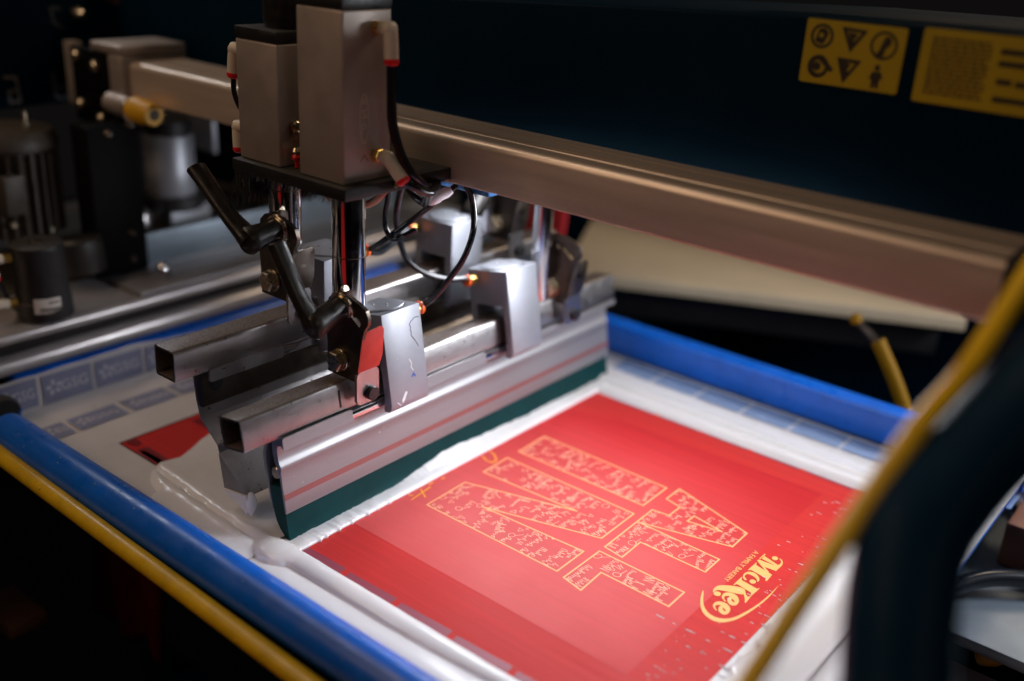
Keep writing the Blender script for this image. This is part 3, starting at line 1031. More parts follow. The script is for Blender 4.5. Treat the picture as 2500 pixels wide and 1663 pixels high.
sq = thing('squeegee', (0, 0, 0), 'long aluminium squeegee holder with a teal rubber blade resting in white ink', 'squeegee')
b = MB()
front = [(14.2, -14), (14.2, -19), (2.8, -21.5), (1.7, -26), (1.3, -33), (1.9, -36), (2.8, -38), (3.1, -39.8), (2.8, -41.6), (2.1, -44), (1.9, -50), (1.7, -64), (1.6, -76.5), (1.0, -78),
         (-.2, -77.5), (-.4, -64), (-.4, -46), (-1.6, -40), (-3.5, -36), (-4.0, -28), (-3, -16), (2, -14)]
b.prism(front, 'y', 2, 441.7)
b.build('holder_front', ALU, sq, 28)
b = MB()
back = [(-13, -14), (-14.5, -24), (-17.5, -31), (-18.6, -42), (-17.6, -52), (-17.9, -66), (-17.2, -77.5), (-16.2, -77.5), (-16.2, -62), (-15.4, -52), (-15.8, -40), (-14, -30), (-10, -22), (-8, -14)]
b.prism(back, 'y', 3, 441)
b.build('holder_back', ALU, sq, 28)
b = MB(); b.box(-15.5, -4.2, 60, 441, -34, -16, 0.4)
b.build('holder_core', STEELD, sq)
b = MB(); b.cyl((-9, 5, -47), (-9, 14, -47), 5, 16); b.cyl((-14.5, 12, -47), (-1, 12, -47), 3, 12)
b.build('clamp_screw', ZINC, sq)
b = MB()
b.prism([(-15.4, -57), (-14.6, -80), (-13.3, -87), (-10.5, -93), (-6.5, -98), (-1.2, -103.3), (-.4, -103.3), (-.6, -94), (-.6, -57), (-2, -56)], 'y', 2.6, 441.2)
b.build('rubber_blade', RUBBER, sq, 30)
b = MB(); b.prism([(1.72, -62), (1.72, -66.8), (1.86, -66.8), (1.86, -62)], 'y', 2.1, 441.6)
b.build('salmon_stripe', SALMON, sq)
clamp_strip(16.4, -2.5, 67, -21, -11.5, sq)
clamp_strip(16.4, 147, 229, -21, -11.5, sq)
b = MB(); b.box(13.2, 15.0, 60, 268, -20, -14.2, .4)
b.build('slide_rail', CHROME, sq)
place(sq, G1, T1)

fb = thing('flood_bar', (0, 0, 0), 'bent steel flood bar dripping white ink under the rear square tube', 'flood bar')
b = MB()
b.prism(rrect(-10.5, -2.5, -50, -15, 2.2, 3), 'y', 0, 436)
b.build('holder_plate', STEELD, fb)
b = MB()
pl = [(-11.2, -24), (-9, -44), (-5, -59), (15, -75), (17, -82), (52, -107)]
th = 1.3
up = []
for i, p in enumerate(pl):
    a, c = Vector(pl[max(i - 1, 0)]), Vector(pl[min(i + 1, len(pl) - 1)])
    d = (c - a).normalized()
    up.append((p[0] + d.y * th, p[1] - d.x * th))
b.prism(pl + up[::-1], 'y', -1.5, 438)
b.build('flood_blade', STEEL, fb, 20)
b = MB()
b.prism([(17, -82), (52, -107), (44, -109.5), (22, -112)], 'y', -2.7, -1.6)
b.build('end_wing', ALU, fb)
clamp_strip(15.2, -5, 67, -20, -10, fb, 2.2, STEEL)
clamp_strip(15.2, 150, 229, -20, -10, fb, 2.2, STEEL)
b = MB(); b.box(12.4, 14, 60, 262, -19, -13, .4)
b.build('slide_rail', CHROME, fb)
b = MB(); b.cyl((-2.4, 12, -31), (-1.2, 12, -31), 7, 24)
b.build('plate_hole', BLACK, fb)
place(fb, G2, T2)
# the drip hanging from its near corner
b = MB()
b.lathe((-57.5, .5, 27.5), (-56, -1.2, 8), [(0, 1.6), (.15, 3.6), (.4, 5.0), (.65, 4.4), (.85, 2.6), (1, .8)], 16)
b.flat([(-58, 26.4), (-87, 21.5), (-80, 18.5), (-62, 14)], 'y', -3.6)
b.prism([(-57, 26.4), (-86, 21.5), (-82, 19), (-66, 15), (-57, 10)], 'y', -4.6, -2.6)
o = b.build('ink_drip', INK, None)
tag(o, 'white ink drip hanging from the near corner of the flood bar', 'ink')


def clamp_block():
    t = thing('clamp_block', (0, 0, 0), '', 'air clamp', 'pneumatic clamp blocks on the square tubes')
    b = MB()
    x0, x1 = -21, 26
    prof = [(x0, 57), (x1, 57), (x1, -18), (x1 - 1, -22.5), (x1 - 4, -25), (x1 - 9, -25), (x1 - 10, -22), (x1 - 8.2, -19), (x1 - 7.5, -8), (x1 - 7.5, 8), (x1 - 8.5, 14), (x1 - 8.5, 24), (-13.4, 24), (-13.4, -14), (x0, -14)]
    b.prism(prof, 'y', 100, 143.5)
    es = [e for e in b.bm.edges if len(e.link_faces) == 2 and e.calc_face_angle(0) > .6]
    bmesh.ops.bevel(b.bm, geom=es, offset=.7, segments=2, profile=.5, affect='EDGES')
    b.build('body', ALUD, t)
    b = MB(); b.lathe((2.5, 121.7, 56.9), (2.5, 121.7, 57.15), [(0, 20.4), (.5, 20.6), (1, 20.4)], 48)
    b.build('cap_groove', STEELD, t)
    b = MB()
    b.lathe((2.5, 121.7, 56.9), (2.5, 121.7, 58.6), [(0, 19.4), (.5, 19.6), (.8, 19.2), (1, 18.2)], 48)
    b.build('cap_disc', ALUD, t)
    b = MB()
    for a in (-6, 6):
        b.cyl((2.5 + a, 121.7 + a * .3, 58.5), (2.5 + a, 121.7 + a * .3, 58.9), .9, 10, .1)
    b.build('cap_hole', CHROME, t)
    return t


def fitting(t, p, d):
    p, d = Vector(p), Vector(d).normalized()
    b = MB(); b.cyl(p, p + d * 5, 4.6, 6, .5); b.cyl(p + d * 4.5, p + d * 9, 4.2, 16, .4)
    f = b.build('hose_fitting', BRASS, t)
    b = MB(); b.lathe(p + d * 8.5, p + d * 13, [(0, 3.8), (.2, 5.6), (.6, 5.8), (.85, 5.2), (1, 3)], 18)
    b.build('release_ring', ORANGE, f)


c1 = clamp_block()
fitting(c1, (14, 143.4, 48), (.1, 1, .1))
c1['label'] = 'front clamp block nearest the levers, beside the red painted plate'
b = MB()
wl = [(26.08, 130, 42)]
pts = [(y + .4 * math.sin(k * 1.3), z) for k, (y, z) in enumerate([(144, 44), (140, 46), (136, 46.5), (132, 44.5), (129.5, 42), (130.5, 40), (129.5, 37.5), (130.5, 35), (130, 33), (131.5, 31), (133.5, 28), (136.5, 22)])]
b2 = MB(axes((26.1, 0, 0), (0, 1, 0), (0, 0, 1), (1, 0, 0)))
b2.ribbon([p for p in pts if p[0] < 143], .7, 0)
b2.build('pen_squiggle', mat('pen_ink', (.03, .035, .06), 0, .5), c1)
b2 = MB(axes((26.1, 0, 0), (0, 1, 0), (0, 0, 1), (1, 0, 0)))
b2.ribbon([(126, -1), (128, 1), (129.5, -1.5)], 1.3, 0)
b2.build('blue_mark', BLUEINK, c1)
b2 = MB(axes((26.1, 0, 0), (0, 1, 0), (0, 0, 1), (1, 0, 0)))
b2.flat([(112, -17), (117, -11), (119, -12), (115, -18), (112, -20)], 'z', 0)
b2.ribbon([(107, -18), (110, -21)], .9, .03)
b2.ribbon([(125, 14), (127, 10), (126, 7), (128, 4)], .9, .03)
b2.build('ink_splash', INK, c1)
c2 = dup(c1)
for ch in list(c2.children):
    if ch.name.split('.')[0] in ('pen_squiggle', 'blue_mark', 'ink_splash', 'hose_fitting'):
        for g in list(ch.children):
            bpy.data.objects.remove(g)
        bpy.data.objects.remove(ch)
place(c1, G1, T1)
for c_, O, ry, dy, lab, fp, fd in ((None, G1, T1, 156, 'front clamp block farther along the tube, under the beam, with an orange ringed hose fitting', (-11, 99.9, 48), (-.15, -1, .05)),
                                   (None, G2, T2, 2, 'rear clamp block half hidden behind the near chrome piston rod', (17, 143.4, 52), (.1, 1, .1)),
                                   (None, G2, T2, 158, 'rear clamp block framed by the loop of black hose, its slot open to the front', (-17, 99.9, 46), (-.1, -1, .05))):
    c_ = dup(c2)
    fitting(c_, fp, fd)
    c_['label'] = lab
    place(c_, (O[0], O[1] + dy, O[2]), ry)
for ch in list(c2.children):
    bpy.data.objects.remove(ch)
bpy.data.objects.remove(c2)


# ================================================================ brackets on the rods
def bracket(label, painted):
    t = thing('slotted_bracket', (0, 0, 0), label, 'bracket', 'slotted steel brackets on the piston rods')
    # local frame: x to the right of the rod axis, y=0 at the plate face, z absolute minus 165
    out = [(-14, -48), (-14.5, -25), (-15.5, -10), (-15.5, 3), (-12.5, 14), (-7, 19), (2, 20.5), (12, 20), (21, 17.5), (28.5, 14), (31, 8), (30.5, 3), (27, -2), (25, -8), (22.5, -20), (19.5, -40), (19, -48)]
    slot = []
    for a in range(0, 181, 30):
        slot.append((18.5 + 4.2 * math.cos(R(a - 50)), 2.0 + 4.2 * math.sin(R(a - 50))))
    for a in range(0, 181, 30):
        slot.append((6 + 4.2 * math.cos(R(a + 130)), 11 + 4.2 * math.sin(R(a + 130))))
    b = MB(); b.prism(out, 'y', 0, 3.2, [slot])
    pl = b.build('plate', STEELD, t)
    b = MB()
    # flange folded back along the right edge, upper part
    q = [(25.2, -7, 0), (25.2, -7, 22), (20, -40, 23.5), (20, -40, 0)]
    vs0 = [Vector(p) for p in ((25.2, .2, -6), (25.6, 20, -4), (25.2, 22.5, -7), (22.2, 24, -30), (19.8, 22.5, -40), (19.6, .2, -40))]
    vsb = [v + Vector((-2.6, 0, -.3)) for v in vs0]
    A_ = [b.bm.verts.new(v) for v in vs0]
    B_ = [b.bm.verts.new(v) for v in vsb]
    b.bm.faces.new(A_)
    b.bm.faces.new(list(reversed(B_)))
    for i in range(6):
        j = (i + 1) % 6
        b.bm.faces.new((A_[i], B_[i], B_[j], A_[j]))
    bmesh.ops.recalc_face_normals(b.bm, faces=b.bm.faces)
    bmesh.ops.bevel(b.bm, geom=list(b.bm.edges), offset=.5, segments=2, profile=.5, affect='EDGES')
    fl = b.build('flange', REDPAINT if painted else STEELD, t)
    b = MB(Matrix.Translation((0, 0, 0)))
    b.prism(rrect(-1, 22.4, -68, -39.6, 5, 5), 'x', 17.0, 19.6)
    b.build('flange_foot', STEEL, t)
    b = MB(); b.cyl((19.5, 13.5, -60), (24, 13.5, -60), 5.8, 28, .5)
    h = b.build('socket_screw', SCREWD, t)
    b = MB(); b.cyl((24.0, 13.5, -60), (24.15, 13.5, -60), 2.9, 6, .05)
    b.build('hex_socket', BLACK, h)
    # hex bolt with grade marks
    b = MB(); b.cyl((0, -1.6, -34), (0, -.2, -34), 9.2, 28, .3)
    b.cyl((0, -8, -34), (0, -1.6, -34), 8.4, 6, .9)
    hb = b.build('hex_bolt', ZINC, t, 25)
    b = MB(axes((0, -8.05, -34), (1, 0, 0), (0, 0, 1), (0, -1, 0)))
    for k in range(6):
        a = R(60 * k + 20)
        b.ribbon([(2 * math.cos(a), 2 * math.sin(a)), (5 * math.cos(a), 5 * math.sin(a))], .5, .02)
    b.build('grade_mark', mat('bright_scratch', (.9, .85, .75), 1, .25), hb)
    return t


bk = bracket('slotted bracket with a red painted flange in front of the near clamp block', True)
bk.location = Vector((-27, 68, 165)) * .001
bk2 = bracket('dark slotted bracket behind the upper lever, at the rear tube', False)
bk2.location = Vector((-101, 64, 212)) * .001
bk2.rotation_euler = (0, 0, 0)
f1 = dup(bk2); f1['label'] = 'far slotted bracket at the beam, right of the far front clamp block'
f1.location = Vector((-26, 342, 158)) * .001
f2 = dup(bk2); f2['label'] = 'far slotted bracket of the rear tube, mostly hidden behind the hose loop'
f2.location = Vector((-101, 344, 205)) * .001

# piston rods of the far side
def rod(label, x, y, z0, z1):
    t = thing('piston_rod', (x, y, z0), label, 'piston rod', 'chrome rods on the far side of the beam')
    b = MB(); b.cyl((x, y, z0), (x, y, z1), 9.5, 28, .5)
    b.build('rod', CHROME, t)
    b = MB(); b.cyl((x, y, z1), (x, y, z1 + 12), 15, 28, .5)
    b.build('collar', BLACK, t)


rod('far chrome rod left of the red cloth, seen below the beam', -107, 330, 165, 275)
rod('far chrome rod standing in front of the red cloth below the beam', -31, 327, 112, 275)


# ================================================================ levers
def lever(label, hub, elbow, tip, mid):
    t = thing('clamping_lever', hub, label, 'lever', 'black clamping levers')
    hub, elbow, tip = Vector(hub), Vector(elbow), Vector(tip)
    d = (elbow - hub).normalized()
    b = MB()
    b.lathe(hub - d * 0, elbow + d * 2, [(0, 8.6), (.05, 9.4), (.4, 9.2), (.75, 10.4), (.93, 11.2), (1, 9.6)], 28)
    # arm: tapered, slightly flattened, rising from the elbow
    n = 14
    path = [elbow + d * -3, elbow + d * -2 + (tip - elbow) * .12, elbow + (tip - elbow) * .35, elbow + (tip - elbow) * .7, elbow + (tip - elbow) * .93, tip]
    prof = lambda u: (1.0 if u < .1 else 1.0 - .24 * (u - .1) / .3 if u < .4 else .76 + .10 * (u - .4) / .5 if u < .9 else .86 * math.sqrt(max(.08, 1 - ((u - .9) / .105) ** 2)))
    b.tube(path, 10.2, 18, prof, 8, .72)
    b.build('handle', LEVER, t, 50)
    b = MB()
    b.lathe(elbow + d * 1.2, elbow + d * 3.4, [(0, 5.4), (.6, 5.2), (.9, 4.2), (1, 3.4)], 20)
    sc_ = b.build('pivot_screw', BLACK, t)
    b = MB(); b.cyl(hub - d * 2.4, hub - d * .2, 11.5, 32, .3); b.cyl(hub - d * .4, hub + d * .8, 9.8, 32, .2)
    b.build('washer', ZINC, t)
    return t


lever('upper black lever pointing up to the left from the rear bracket', (-90.5, 61, 223), (-90.5, 33, 219), (-146, 30, 266), None)
lever('lower black lever in front, its hub in the slot of the near bracket', (-22.5, 65, 177.5), (-22.5, 36, 168.5), (-57, 33, 226), None)
lever('dark far lever leaning left beside the far rods below the beam', (-100, 328, 214), (-98, 300, 190), (-93, 296, 150), None)


# ================================================================ air cylinders and their plate
def air_cylinder(label, x0, x1, y0, y1, z0, z1, rod_c, rod_z, mt):
    t = thing('air_cylinder', ((x0 + x1) / 2, (y0 + y1) / 2, z0), label, 'air cylinder', 'square air cylinders')
    b = MB(); b.box(x0, x1, y0, y1, z0, z1, 1.6, 3)
    b.build('body', mt, t)
    b = MB(); b.box(x0 - .4, x1 + .4, y0 - .4, y1 + .4, z1 + .2, z1 + 9, 1.2)
    cap = b.build('end_cap', BLACK, t)
    b = MB(); b.lathe(((x0 + x1) / 2 + 4, (y0 + y1) / 2 + 4, z1 + 8.8), ((x0 + x1) / 2 + 4, (y0 + y1) / 2 + 4, z1 + 70), [(0, 17), (.1, 18), (.95, 18), (1, 15)], 28)
    b.build('dashpot', BLACK, cap)
    b = MB(); b.cyl((rod_c[0], rod_c[1], rod_z), (rod_c[0], rod_c[1], z0 - 4), 12.7, 40, .4)
    r_ = b.build('piston_rod', CHROME, t)
    b = MB(); b.cyl((rod_c[0], rod_c[1], rod_z + 44), (rod_c[0], rod_c[1], rod_z + 44.9), 12.85, 40, .1)
    b.build('rod_groove', STEELD, r_)
    b = MB(); b.cyl((rod_c[0], rod_c[1], z0 - 14), (rod_c[0], rod_c[1], z0 - 3), 15.5, 32, .6)
    b.build('rod_gland', BLACK, t)
    return t


def elbow_fitting(t, base, out, end, hose=True):
    base, out, end = Vector(base), Vector(out), Vector(end)
    d = (out - base).normalized()
    b = MB(); b.cyl(base, base + d * 5, 5.2, 6, .4); b.cyl(base + d * 4, base + d * 8, 4.3, 18, .3)
    f = b.build('hose_elbow', BRASS, t)
    b = MB()
    b.tube([base + d * 7, out - d * 2, out + (end - out) * .15, end], 5.2, 18, None, 6)
    b.lathe(out - d * 5, out + d * 4.4, [(0, 4.8), (.2, 5.6), (.75, 5.4), (1, 3.2)], 20)
    b.build('elbow_body', WHITEP, f)
    e = (end - out).normalized()
    b = MB(); b.lathe(end - e * .5, end + e * 4, [(0, 5.3), (.3, 5.4), (.7, 5.0), (1, 3.4)], 20)
    b.build('release_ring', REDP, f)


ac = air_cylinder('tall square air cylinder with two ivory hose elbows on its right side', -60.5, -13, 60, 106.5, 272.5, 392, (-32, 82), 168, CYL)
elbow_fitting(ac, (-13.4, 91, 380), (1, 91, 380), (3.5, 90, 360))
elbow_fitting(ac, (-13.4, 91, 291), (-2, 93, 290), (9, 97, 276))
b = MB(axes((-12.85, 80, 318), (0, 1, 0), (0, 0, 1), (1, 0, 0)))
EMB = mat('etched_mark', (.60, .52, .42), .5, .5)
b.ribbon([(4.2 * math.cos(t * .26), 17.5 * math.sin(t * .26)) for t in range(24)], .9, 0, True)
b.ribbon([(-2, 11), (0, 14), (2, 11), (-2, 11)], .8, .02)
b.ribbon([(-2.2, 1), (2.2, 1), (-2.2, 6), (2.2, 6)], .8, .02)
b.ribbon([(-2, -10), (-2, -4), (1, -4), (2, -6.5), (0, -7), (-2, -7)], .8, .02)
b.build('etched_mark', EMB, ac)
b = MB(axes((-12.85, 80, 286), (0, 1, 0), (0, 0, 1), (1, 0, 0)))
b.ribbon([(-3.5, 2), (0, 6), (3.5, 2)], 1.1, .02)
b.build('etched_mark', mat('dark_etch', (.16, .13, .11), .3, .5), ac)
ac2 = air_cylinder('shorter square air cylinder with a black cap, left of the tall one', -130, -82.5, 60, 106.5, 272.5, 362, (-105, 82), 205, CYL)
elbow_fitting(ac2, (-130, 74, 351), (-145, 71, 351), (-146.5, 70, 333))
elbow_fitting(ac2, (-130, 74, 294), (-145, 71, 292), (-143.5, 70, 276))
b = MB(); b.cyl((-82.5, 74, 302), (-78, 74, 302), 4.5, 18, 1); b.cyl((-77, 72, 290), (-77, 72, 300), 2.6, 12); b.lathe((-75, 70, 283), (-75, 70, 288), [(0, 3), (.5, 4), (1, 2.5)], 14)
b.build('flow_screw', ZINC, ac2)
b = MB(); b.lathe((-75, 70, 279), (-75, 70, 283.2), [(0, 3.4), (.5, 4), (1, 3)], 14); b.cyl((-75, 70, 272.6), (-75, 70, 279), 1.6, 10)
b.build('hose_ring', REDP, ac2)

cp = thing('carriage_plate', (-70, 110, 264), 'black bristled carriage plate under the two air cylinders', 'mounting plate')
b = MB(); b.box(-133, -5, 54, 232, 263, 272.3, 1)
b.build('plate', BLACK, cp)
b = MB(); b.box(-64, -44, 128, 235, 252, 262.8, 1); b.box(-128, -85, 128, 235, 250, 262.8, 1); b.box(-133, -75, 108, 163, 272.5, 300, .8)
b.build('slide_housing', BLACK, cp)
b = MB(); b.cyl((-4.9, 104, 268), (-3.6, 104, 268), 2.2, 8, .3)
b.build('brass_screw', BRASS, cp)
b = MB()
rng = random.Random(5)
for k in range(170):
    x, y = -131 + rng.uniform(0, 14), 56 + rng.uniform(-1, 26)
    dx, dz = rng.uniform(-10, 6), -rng.uniform(10, 30)
    b.tube([(x, y, 263.5), (x + dx * .4, y - 1, 263 + dz * .5), (x + dx, y - rng.uniform(0, 4), 263 + dz)], .28, 3, None, 1)
for k in range(120):
    x = -131 + rng.uniform(0, 125)
    b.tube([(x, 55, 264), (x + rng.uniform(-2, 2), 54 - rng.uniform(0, 2), 264 - rng.uniform(2, 7))], .25, 3, None, 1)
tag(b.build('brush_fringe', BRISTLE, cp), kind='stuff')

# ================================================================ guide beam
gb = thing('guide_beam', (0, 197, 260), 'long silver grooved guide beam running across the picture', 'beam')
b = MB()
prof = [(165, 260.7), (165.7, 260), (226, 260), (229, 263), (229, 295), (226, 298), (213, 298), (213, 296), (209, 296), (209, 298), (192, 298), (192, 294.5), (188.5, 294.5), (188.5, 298), (184, 298), (183.4, 297), (181.6, 297), (181, 298), (171.5, 298), (169.2, 297.5), (167.1, 296.1), (165.6, 294), (165, 291.5)]
b.prism(prof, 'x', -446, 412)
b.build('rail', ALUX, gb, 30)
b = MB()
b.box(-505, -447.5, 158, 236, 303, 313, 3, 4)
b.box(-473, -447.5, 158, 236, 246, 302.8, 2, 3)
b.build('end_bracket', CYL, gb)
b = MB(); b.box(-548, -473.5, 160, 171, 225, 302.5, 1.2)
b.build('end_plate', DEEP, gb)
b = MB(); b.box(-565, -548.5, 162, 175, 240, 306, 1)
b.build('end_lug', CYL, gb)
for x, z in ((-535, 294), (-500, 287), (-535, 243), (-497, 233)):
    b = MB(); b.lathe((x, 160, z), (x, 154, z), [(0, 6.5), (.5, 6.3), (.85, 4.5), (1, 2)], 18)
    b.build('button_screw', ZINC, gb)
b = MB(); b.box(404, 416, 163, 231, 258, 299.5, 1)
b.build('end_cap', BLACK, gb)
bp = thing('bumper_stop', (-430, 151, 255), 'cylindrical end stop with a yellow rubber tip under the left beam end', 'bumper')
b = MB(); b.cyl((-462, 151, 257), (-420, 151, 256), 10.6, 32, .8)
b.build('barrel', CYL, bp)
b = MB()
b.lathe((-420, 151, 256), (-385, 151, 255), [(0, 12.5), (.06, 13), (.45, 13), (.62, 11.6), (.96, 11), (1, 10.2)], 36)
tip = b.build('rubber_tip', mat('yellow_rubber', (.62, .33, .012), 0, .45), bp)
b = MB(); b.cyl((-385.1, 151, 255), (-384.6, 151, 255), 5.6, 24, .1)
b.build('bore', mat('bore_dark', (.03, .02, .004), 0, .6), tip)
b = MB(); b.lathe((-421.5, 151, 256), (-419, 151, 256), [(0, 11), (.3, 13.3), (.7, 13.3), (1, 12)], 36)
b.build('retaining_ring', CHROME, bp)

# ================================================================ machine housing and labels
b = MB()
b.prism([(-760, 272), (1100, 272), (1100, 425), (560, 413), (230, 406.5), (60, 398), (-105, 389), (-320, 380), (-760, 372)], 'y', 252, 420)
es = [e for e in b.bm.edges if len(e.link_faces) == 2 and e.calc_face_angle(0) > .8]
bmesh.ops.bevel(b.bm, geom=es, offset=3, segments=3, profile=.5, affect='EDGES')
o = b.build('machine_housing', NAVY, None)
tag(o, 'big dark navy steel housing of the print head behind the beam', 'machine housing')
b = MB(); b.box(180, 1000, 300, 318, 432, 440, 1); b.box(320, 345, 296, 300, 434, 439, .3)
tag(b.build('top_conduit', BLACK, None), 'dark conduit lying along the top of the navy housing', 'conduit')


def flat_label(label, x0, x1, z0, z1):
    t = thing('warning_label', (x0, 251.6, z0), label, 'warning label', 'yellow labels on the navy housing')
    b = MB(); b.prism(rrect(x0, x1, z0, z1, 1.5, 3), 'y', 251.3, 251.8)
    b.build('sticker', LABELY, t)
    return t


lb = flat_label('yellow warning label with six black pictograms on the navy housing', 231, 298, 364, 405)
M = axes((231, 251.2, 364), (1, 0, 0), (0, 0, 1), (0, -1, 0))


def picto(f):
    b = MB(M); f(b); return b.build('pictogram', LABELK, lb)


picto(lambda b: (b.flat(circ(11.5, 30.5, 8, 22), 'z', 0, [circ(11.5, 30.5, 6, 20)]), b.flat([(7, 27), (9, 35), (13, 36), (16, 33), (14, 27), (12, 25)], 'z', .02, [circ(11, 31, 1.6, 8)])))
picto(lambda b: (b.flat([(24, 38), (42, 37), (32, 22)], 'z', 0, [[(28, 35.5), (38, 35), (32, 27)]]), b.flat([(29, 35), (36, 34), (33, 30), (35, 28), (32, 24), (31, 29)], 'z', .02)))
picto(lambda b: (b.flat(circ(53.5, 29, 9, 22), 'z', 0, [circ(53.5, 29, 7.2, 20)]), b.flat([(54, 35), (58, 34), (58, 30), (55, 27), (54, 22), (48, 22), (51, 26), (52, 30)], 'z', .02)))
picto(lambda b: (b.flat(circ(12, 11, 7.5, 20), 'z', 0, [circ(12.5, 11, 4.4, 16)]), b.flat([(14, 19), (23, 10), (21, 8), (12, 15)], 'z', .02), b.flat(circ(11, 11, 3, 10), 'z', .03)))
picto(lambda b: (b.flat([(24, 18.5), (41, 18), (30.5, 2)], 'z', 0, [[(28.5, 16), (37, 15.6), (31, 7)]]), b.flat([(26.5, 17), (34, 15), (32, 11), (35, 9), (31, 5), (30, 11)], 'z', .02)))
picto(lambda b: (b.flat(circ(52, 15, 2, 10), 'z', 0), b.flat([(49, 12.5), (55, 12.5), (56.5, 8), (54.5, 8), (54.5, 2), (52.3, 2), (52, 6), (51.5, 2), (49.3, 2), (49.3, 7), (47.5, 8)], 'z', .02)))
lb2 = flat_label('yellow warning label full of small print at the right picture edge', 308, 420, 362, 407)
M2 = axes((308, 251.2, 362), (1, 0, 0), (0, 0, 1), (0, -1, 0))
b = MB(M2)
rng = random.Random(9)
for r_ in range(13):
    z = 38.5 - r_ * 2.75
    x = 6
    while x < 40:
        l = rng.uniform(2, 6)
        b.flat([(x, z), (min(x + l, 42), z), (min(x + l, 42), z + 1.7), (x, z + 1.7)], 'z', .0)
        x += l + .8
b.build('small_print', LABELT, lb2)
b = MB(M2)
for z, xs in ((34, (47, 70)), (27, (47, 78)), (16.5, (48, 57)), (16, (59, 80)), (6, (48, 74))):
    b.flat([(xs[0], z), (xs[1], z), (xs[1], z + 3.6), (xs[0], z + 3.6)], 'z', 0)
    for k in range(6):
        pass
b.build('heading_print', LABELK, lb2)

ls = thing('led_strip', (50, 300, 262), 'thin led work light bar fixed below the navy housing behind the beam', 'work light')
b = MB(); b.box(-140, 240, 275, 325, 261.5, 271, 1)
b.build('light_bar', BLACK, ls)

# ================================================================ hoses
def hose(label, pts, r=2.4, mt=None, name='air_hose', cat='hose'):
    b = MB(); b.tube(pts, r, 12, None, 8)
    return tag(b.build(name, mt or HOSE, None, 80), label, cat, 'air hoses of the print carriage')


hose('black hose dropping from the upper ivory elbow of the tall cylinder past its right edge', [(3.5, 90, 362), (4, 90, 340), (3.5, 92, 315), (7, 98, 292), (12, 106, 277), (8, 122, 266), (-4, 138, 256), (-18, 152, 246), (-28, 160, 240)], 3.7)
hose('thick black hose curling from the lower ivory elbow under the beam', [(9, 97, 277), (14, 104, 270), (14, 120, 263), (2, 140, 262), (-12, 160, 262), (-20, 185, 264)], 3.4)
hose('black hose arching from the near front clamp block up under the beam', [(-24.5, 156.5, 152.6), (-12.5, 158.0, 164.1), (-1.3, 160.0, 179.1), (12.7, 163.0, 201.1), (18.1, 167.0, 221.9), (15.6, 171.0, 235.7), (7.5, 176.0, 249.7), (-7.2, 185.0, 256.9), (-22.2, 205, 262)], 2.5)
hose('black hose looping left and down to the far front clamp block', [(-51, 246, 149.5), (-54, 238, 150), (-58, 224, 152), (-66, 204, 160), (-73, 188, 175), (-77, 182, 195), (-77, 178, 214), (-71, 176, 236), (-62, 172, 252), (-50, 175, 262)], 2.7)
hose('thin black hose hooking down beside the chrome rod', [(-58, 148, 256), (-59, 150, 240), (-62, 150, 224), (-60.5, 150, 212), (-53, 150, 206), (-45, 152, 209), (-36, 160, 216)], 2.3)
hose('black hose slanting up from the rear clamp block behind the rod', [(-90.5, 157.5, 185.5), (-76, 154, 194), (-60, 154, 206), (-38, 160, 225), (-18, 172, 246), (-10, 185, 258)], 2.4)
hose('grey hose running to the orange ringed fitting of the rear far block', [(-127, 247, 180), (-125, 235, 177), (-118, 215, 172), (-108, 190, 172), (-100, 170, 178)], 2.4)
hose('tan hose sagging between the two chrome rods under the black plate', [(-93, 106, 262), (-92, 108, 250), (-84, 112, 240), (-66, 118, 236), (-48, 124, 243), (-40, 130, 255)], 3.0, PINKH)
b = MB(); b.cyl((-93, 106, 258), (-93, 106, 250), 6, 20, .8)
b.cyl((-93, 106, 254.5), (-93, 106, 252.5), 6.6, 20, .3)
tag(b.build('hose_gland', BRASS, None), 'small ivory and brass gland at the top of the tan hose', 'fitting')
b = MB(); b.box(-112, -80, 100, 108, 256.5, 262.5, .5)
tag(b.build('red_clip', REDP, None), 'red plastic clip under the black plate between the chrome rods', 'clip')
hose('black cable falling along the left side of the shorter cylinder', [(-146.5, 70, 331), (-147, 70, 318), (-143, 74, 304), (-134, 84, 292)], 2.0)
# shiny wrapped connectors under the beam
ct = thing('wrapped_connector', (-30, 170, 250), 'glossy white wrapped hose connectors shining under the beam', 'connector')
SHINE = mat('white_wrap', (.82, .84, .90), 0, .22, bump=.5, bscale=160)
b = MB()
b.lathe((-41, 162, 254), (-27, 168, 243), [(0, 4), (.2, 5.4), (.5, 5.0), (.7, 5.6), (1, 4)], 16)
b.build('wrap', SHINE, ct)
b = MB()
b.lathe((-27, 161, 240), (-13, 176, 251), [(0, 2), (.15, 4.6), (.45, 5), (.55, 4.2), (.8, 4.4), (1, 3)], 16)
b.build('wrap', SHINE, ct)
b = MB()
b.tube([(-52, 156, 268), (-45, 157, 252), (-36, 158, 243), (-26, 161, 238)], 3.0, 10)
b.build('wire_bundle', HOSE, ct)
b = MB(); b.box(-40, 22, 180, 215, 251, 258, 1)
b.build('blue_sleeve', mat('blue_wrap', (.05, .22, .55), 0, .3, .6, 250, bump=.6, bscale=200), ct)

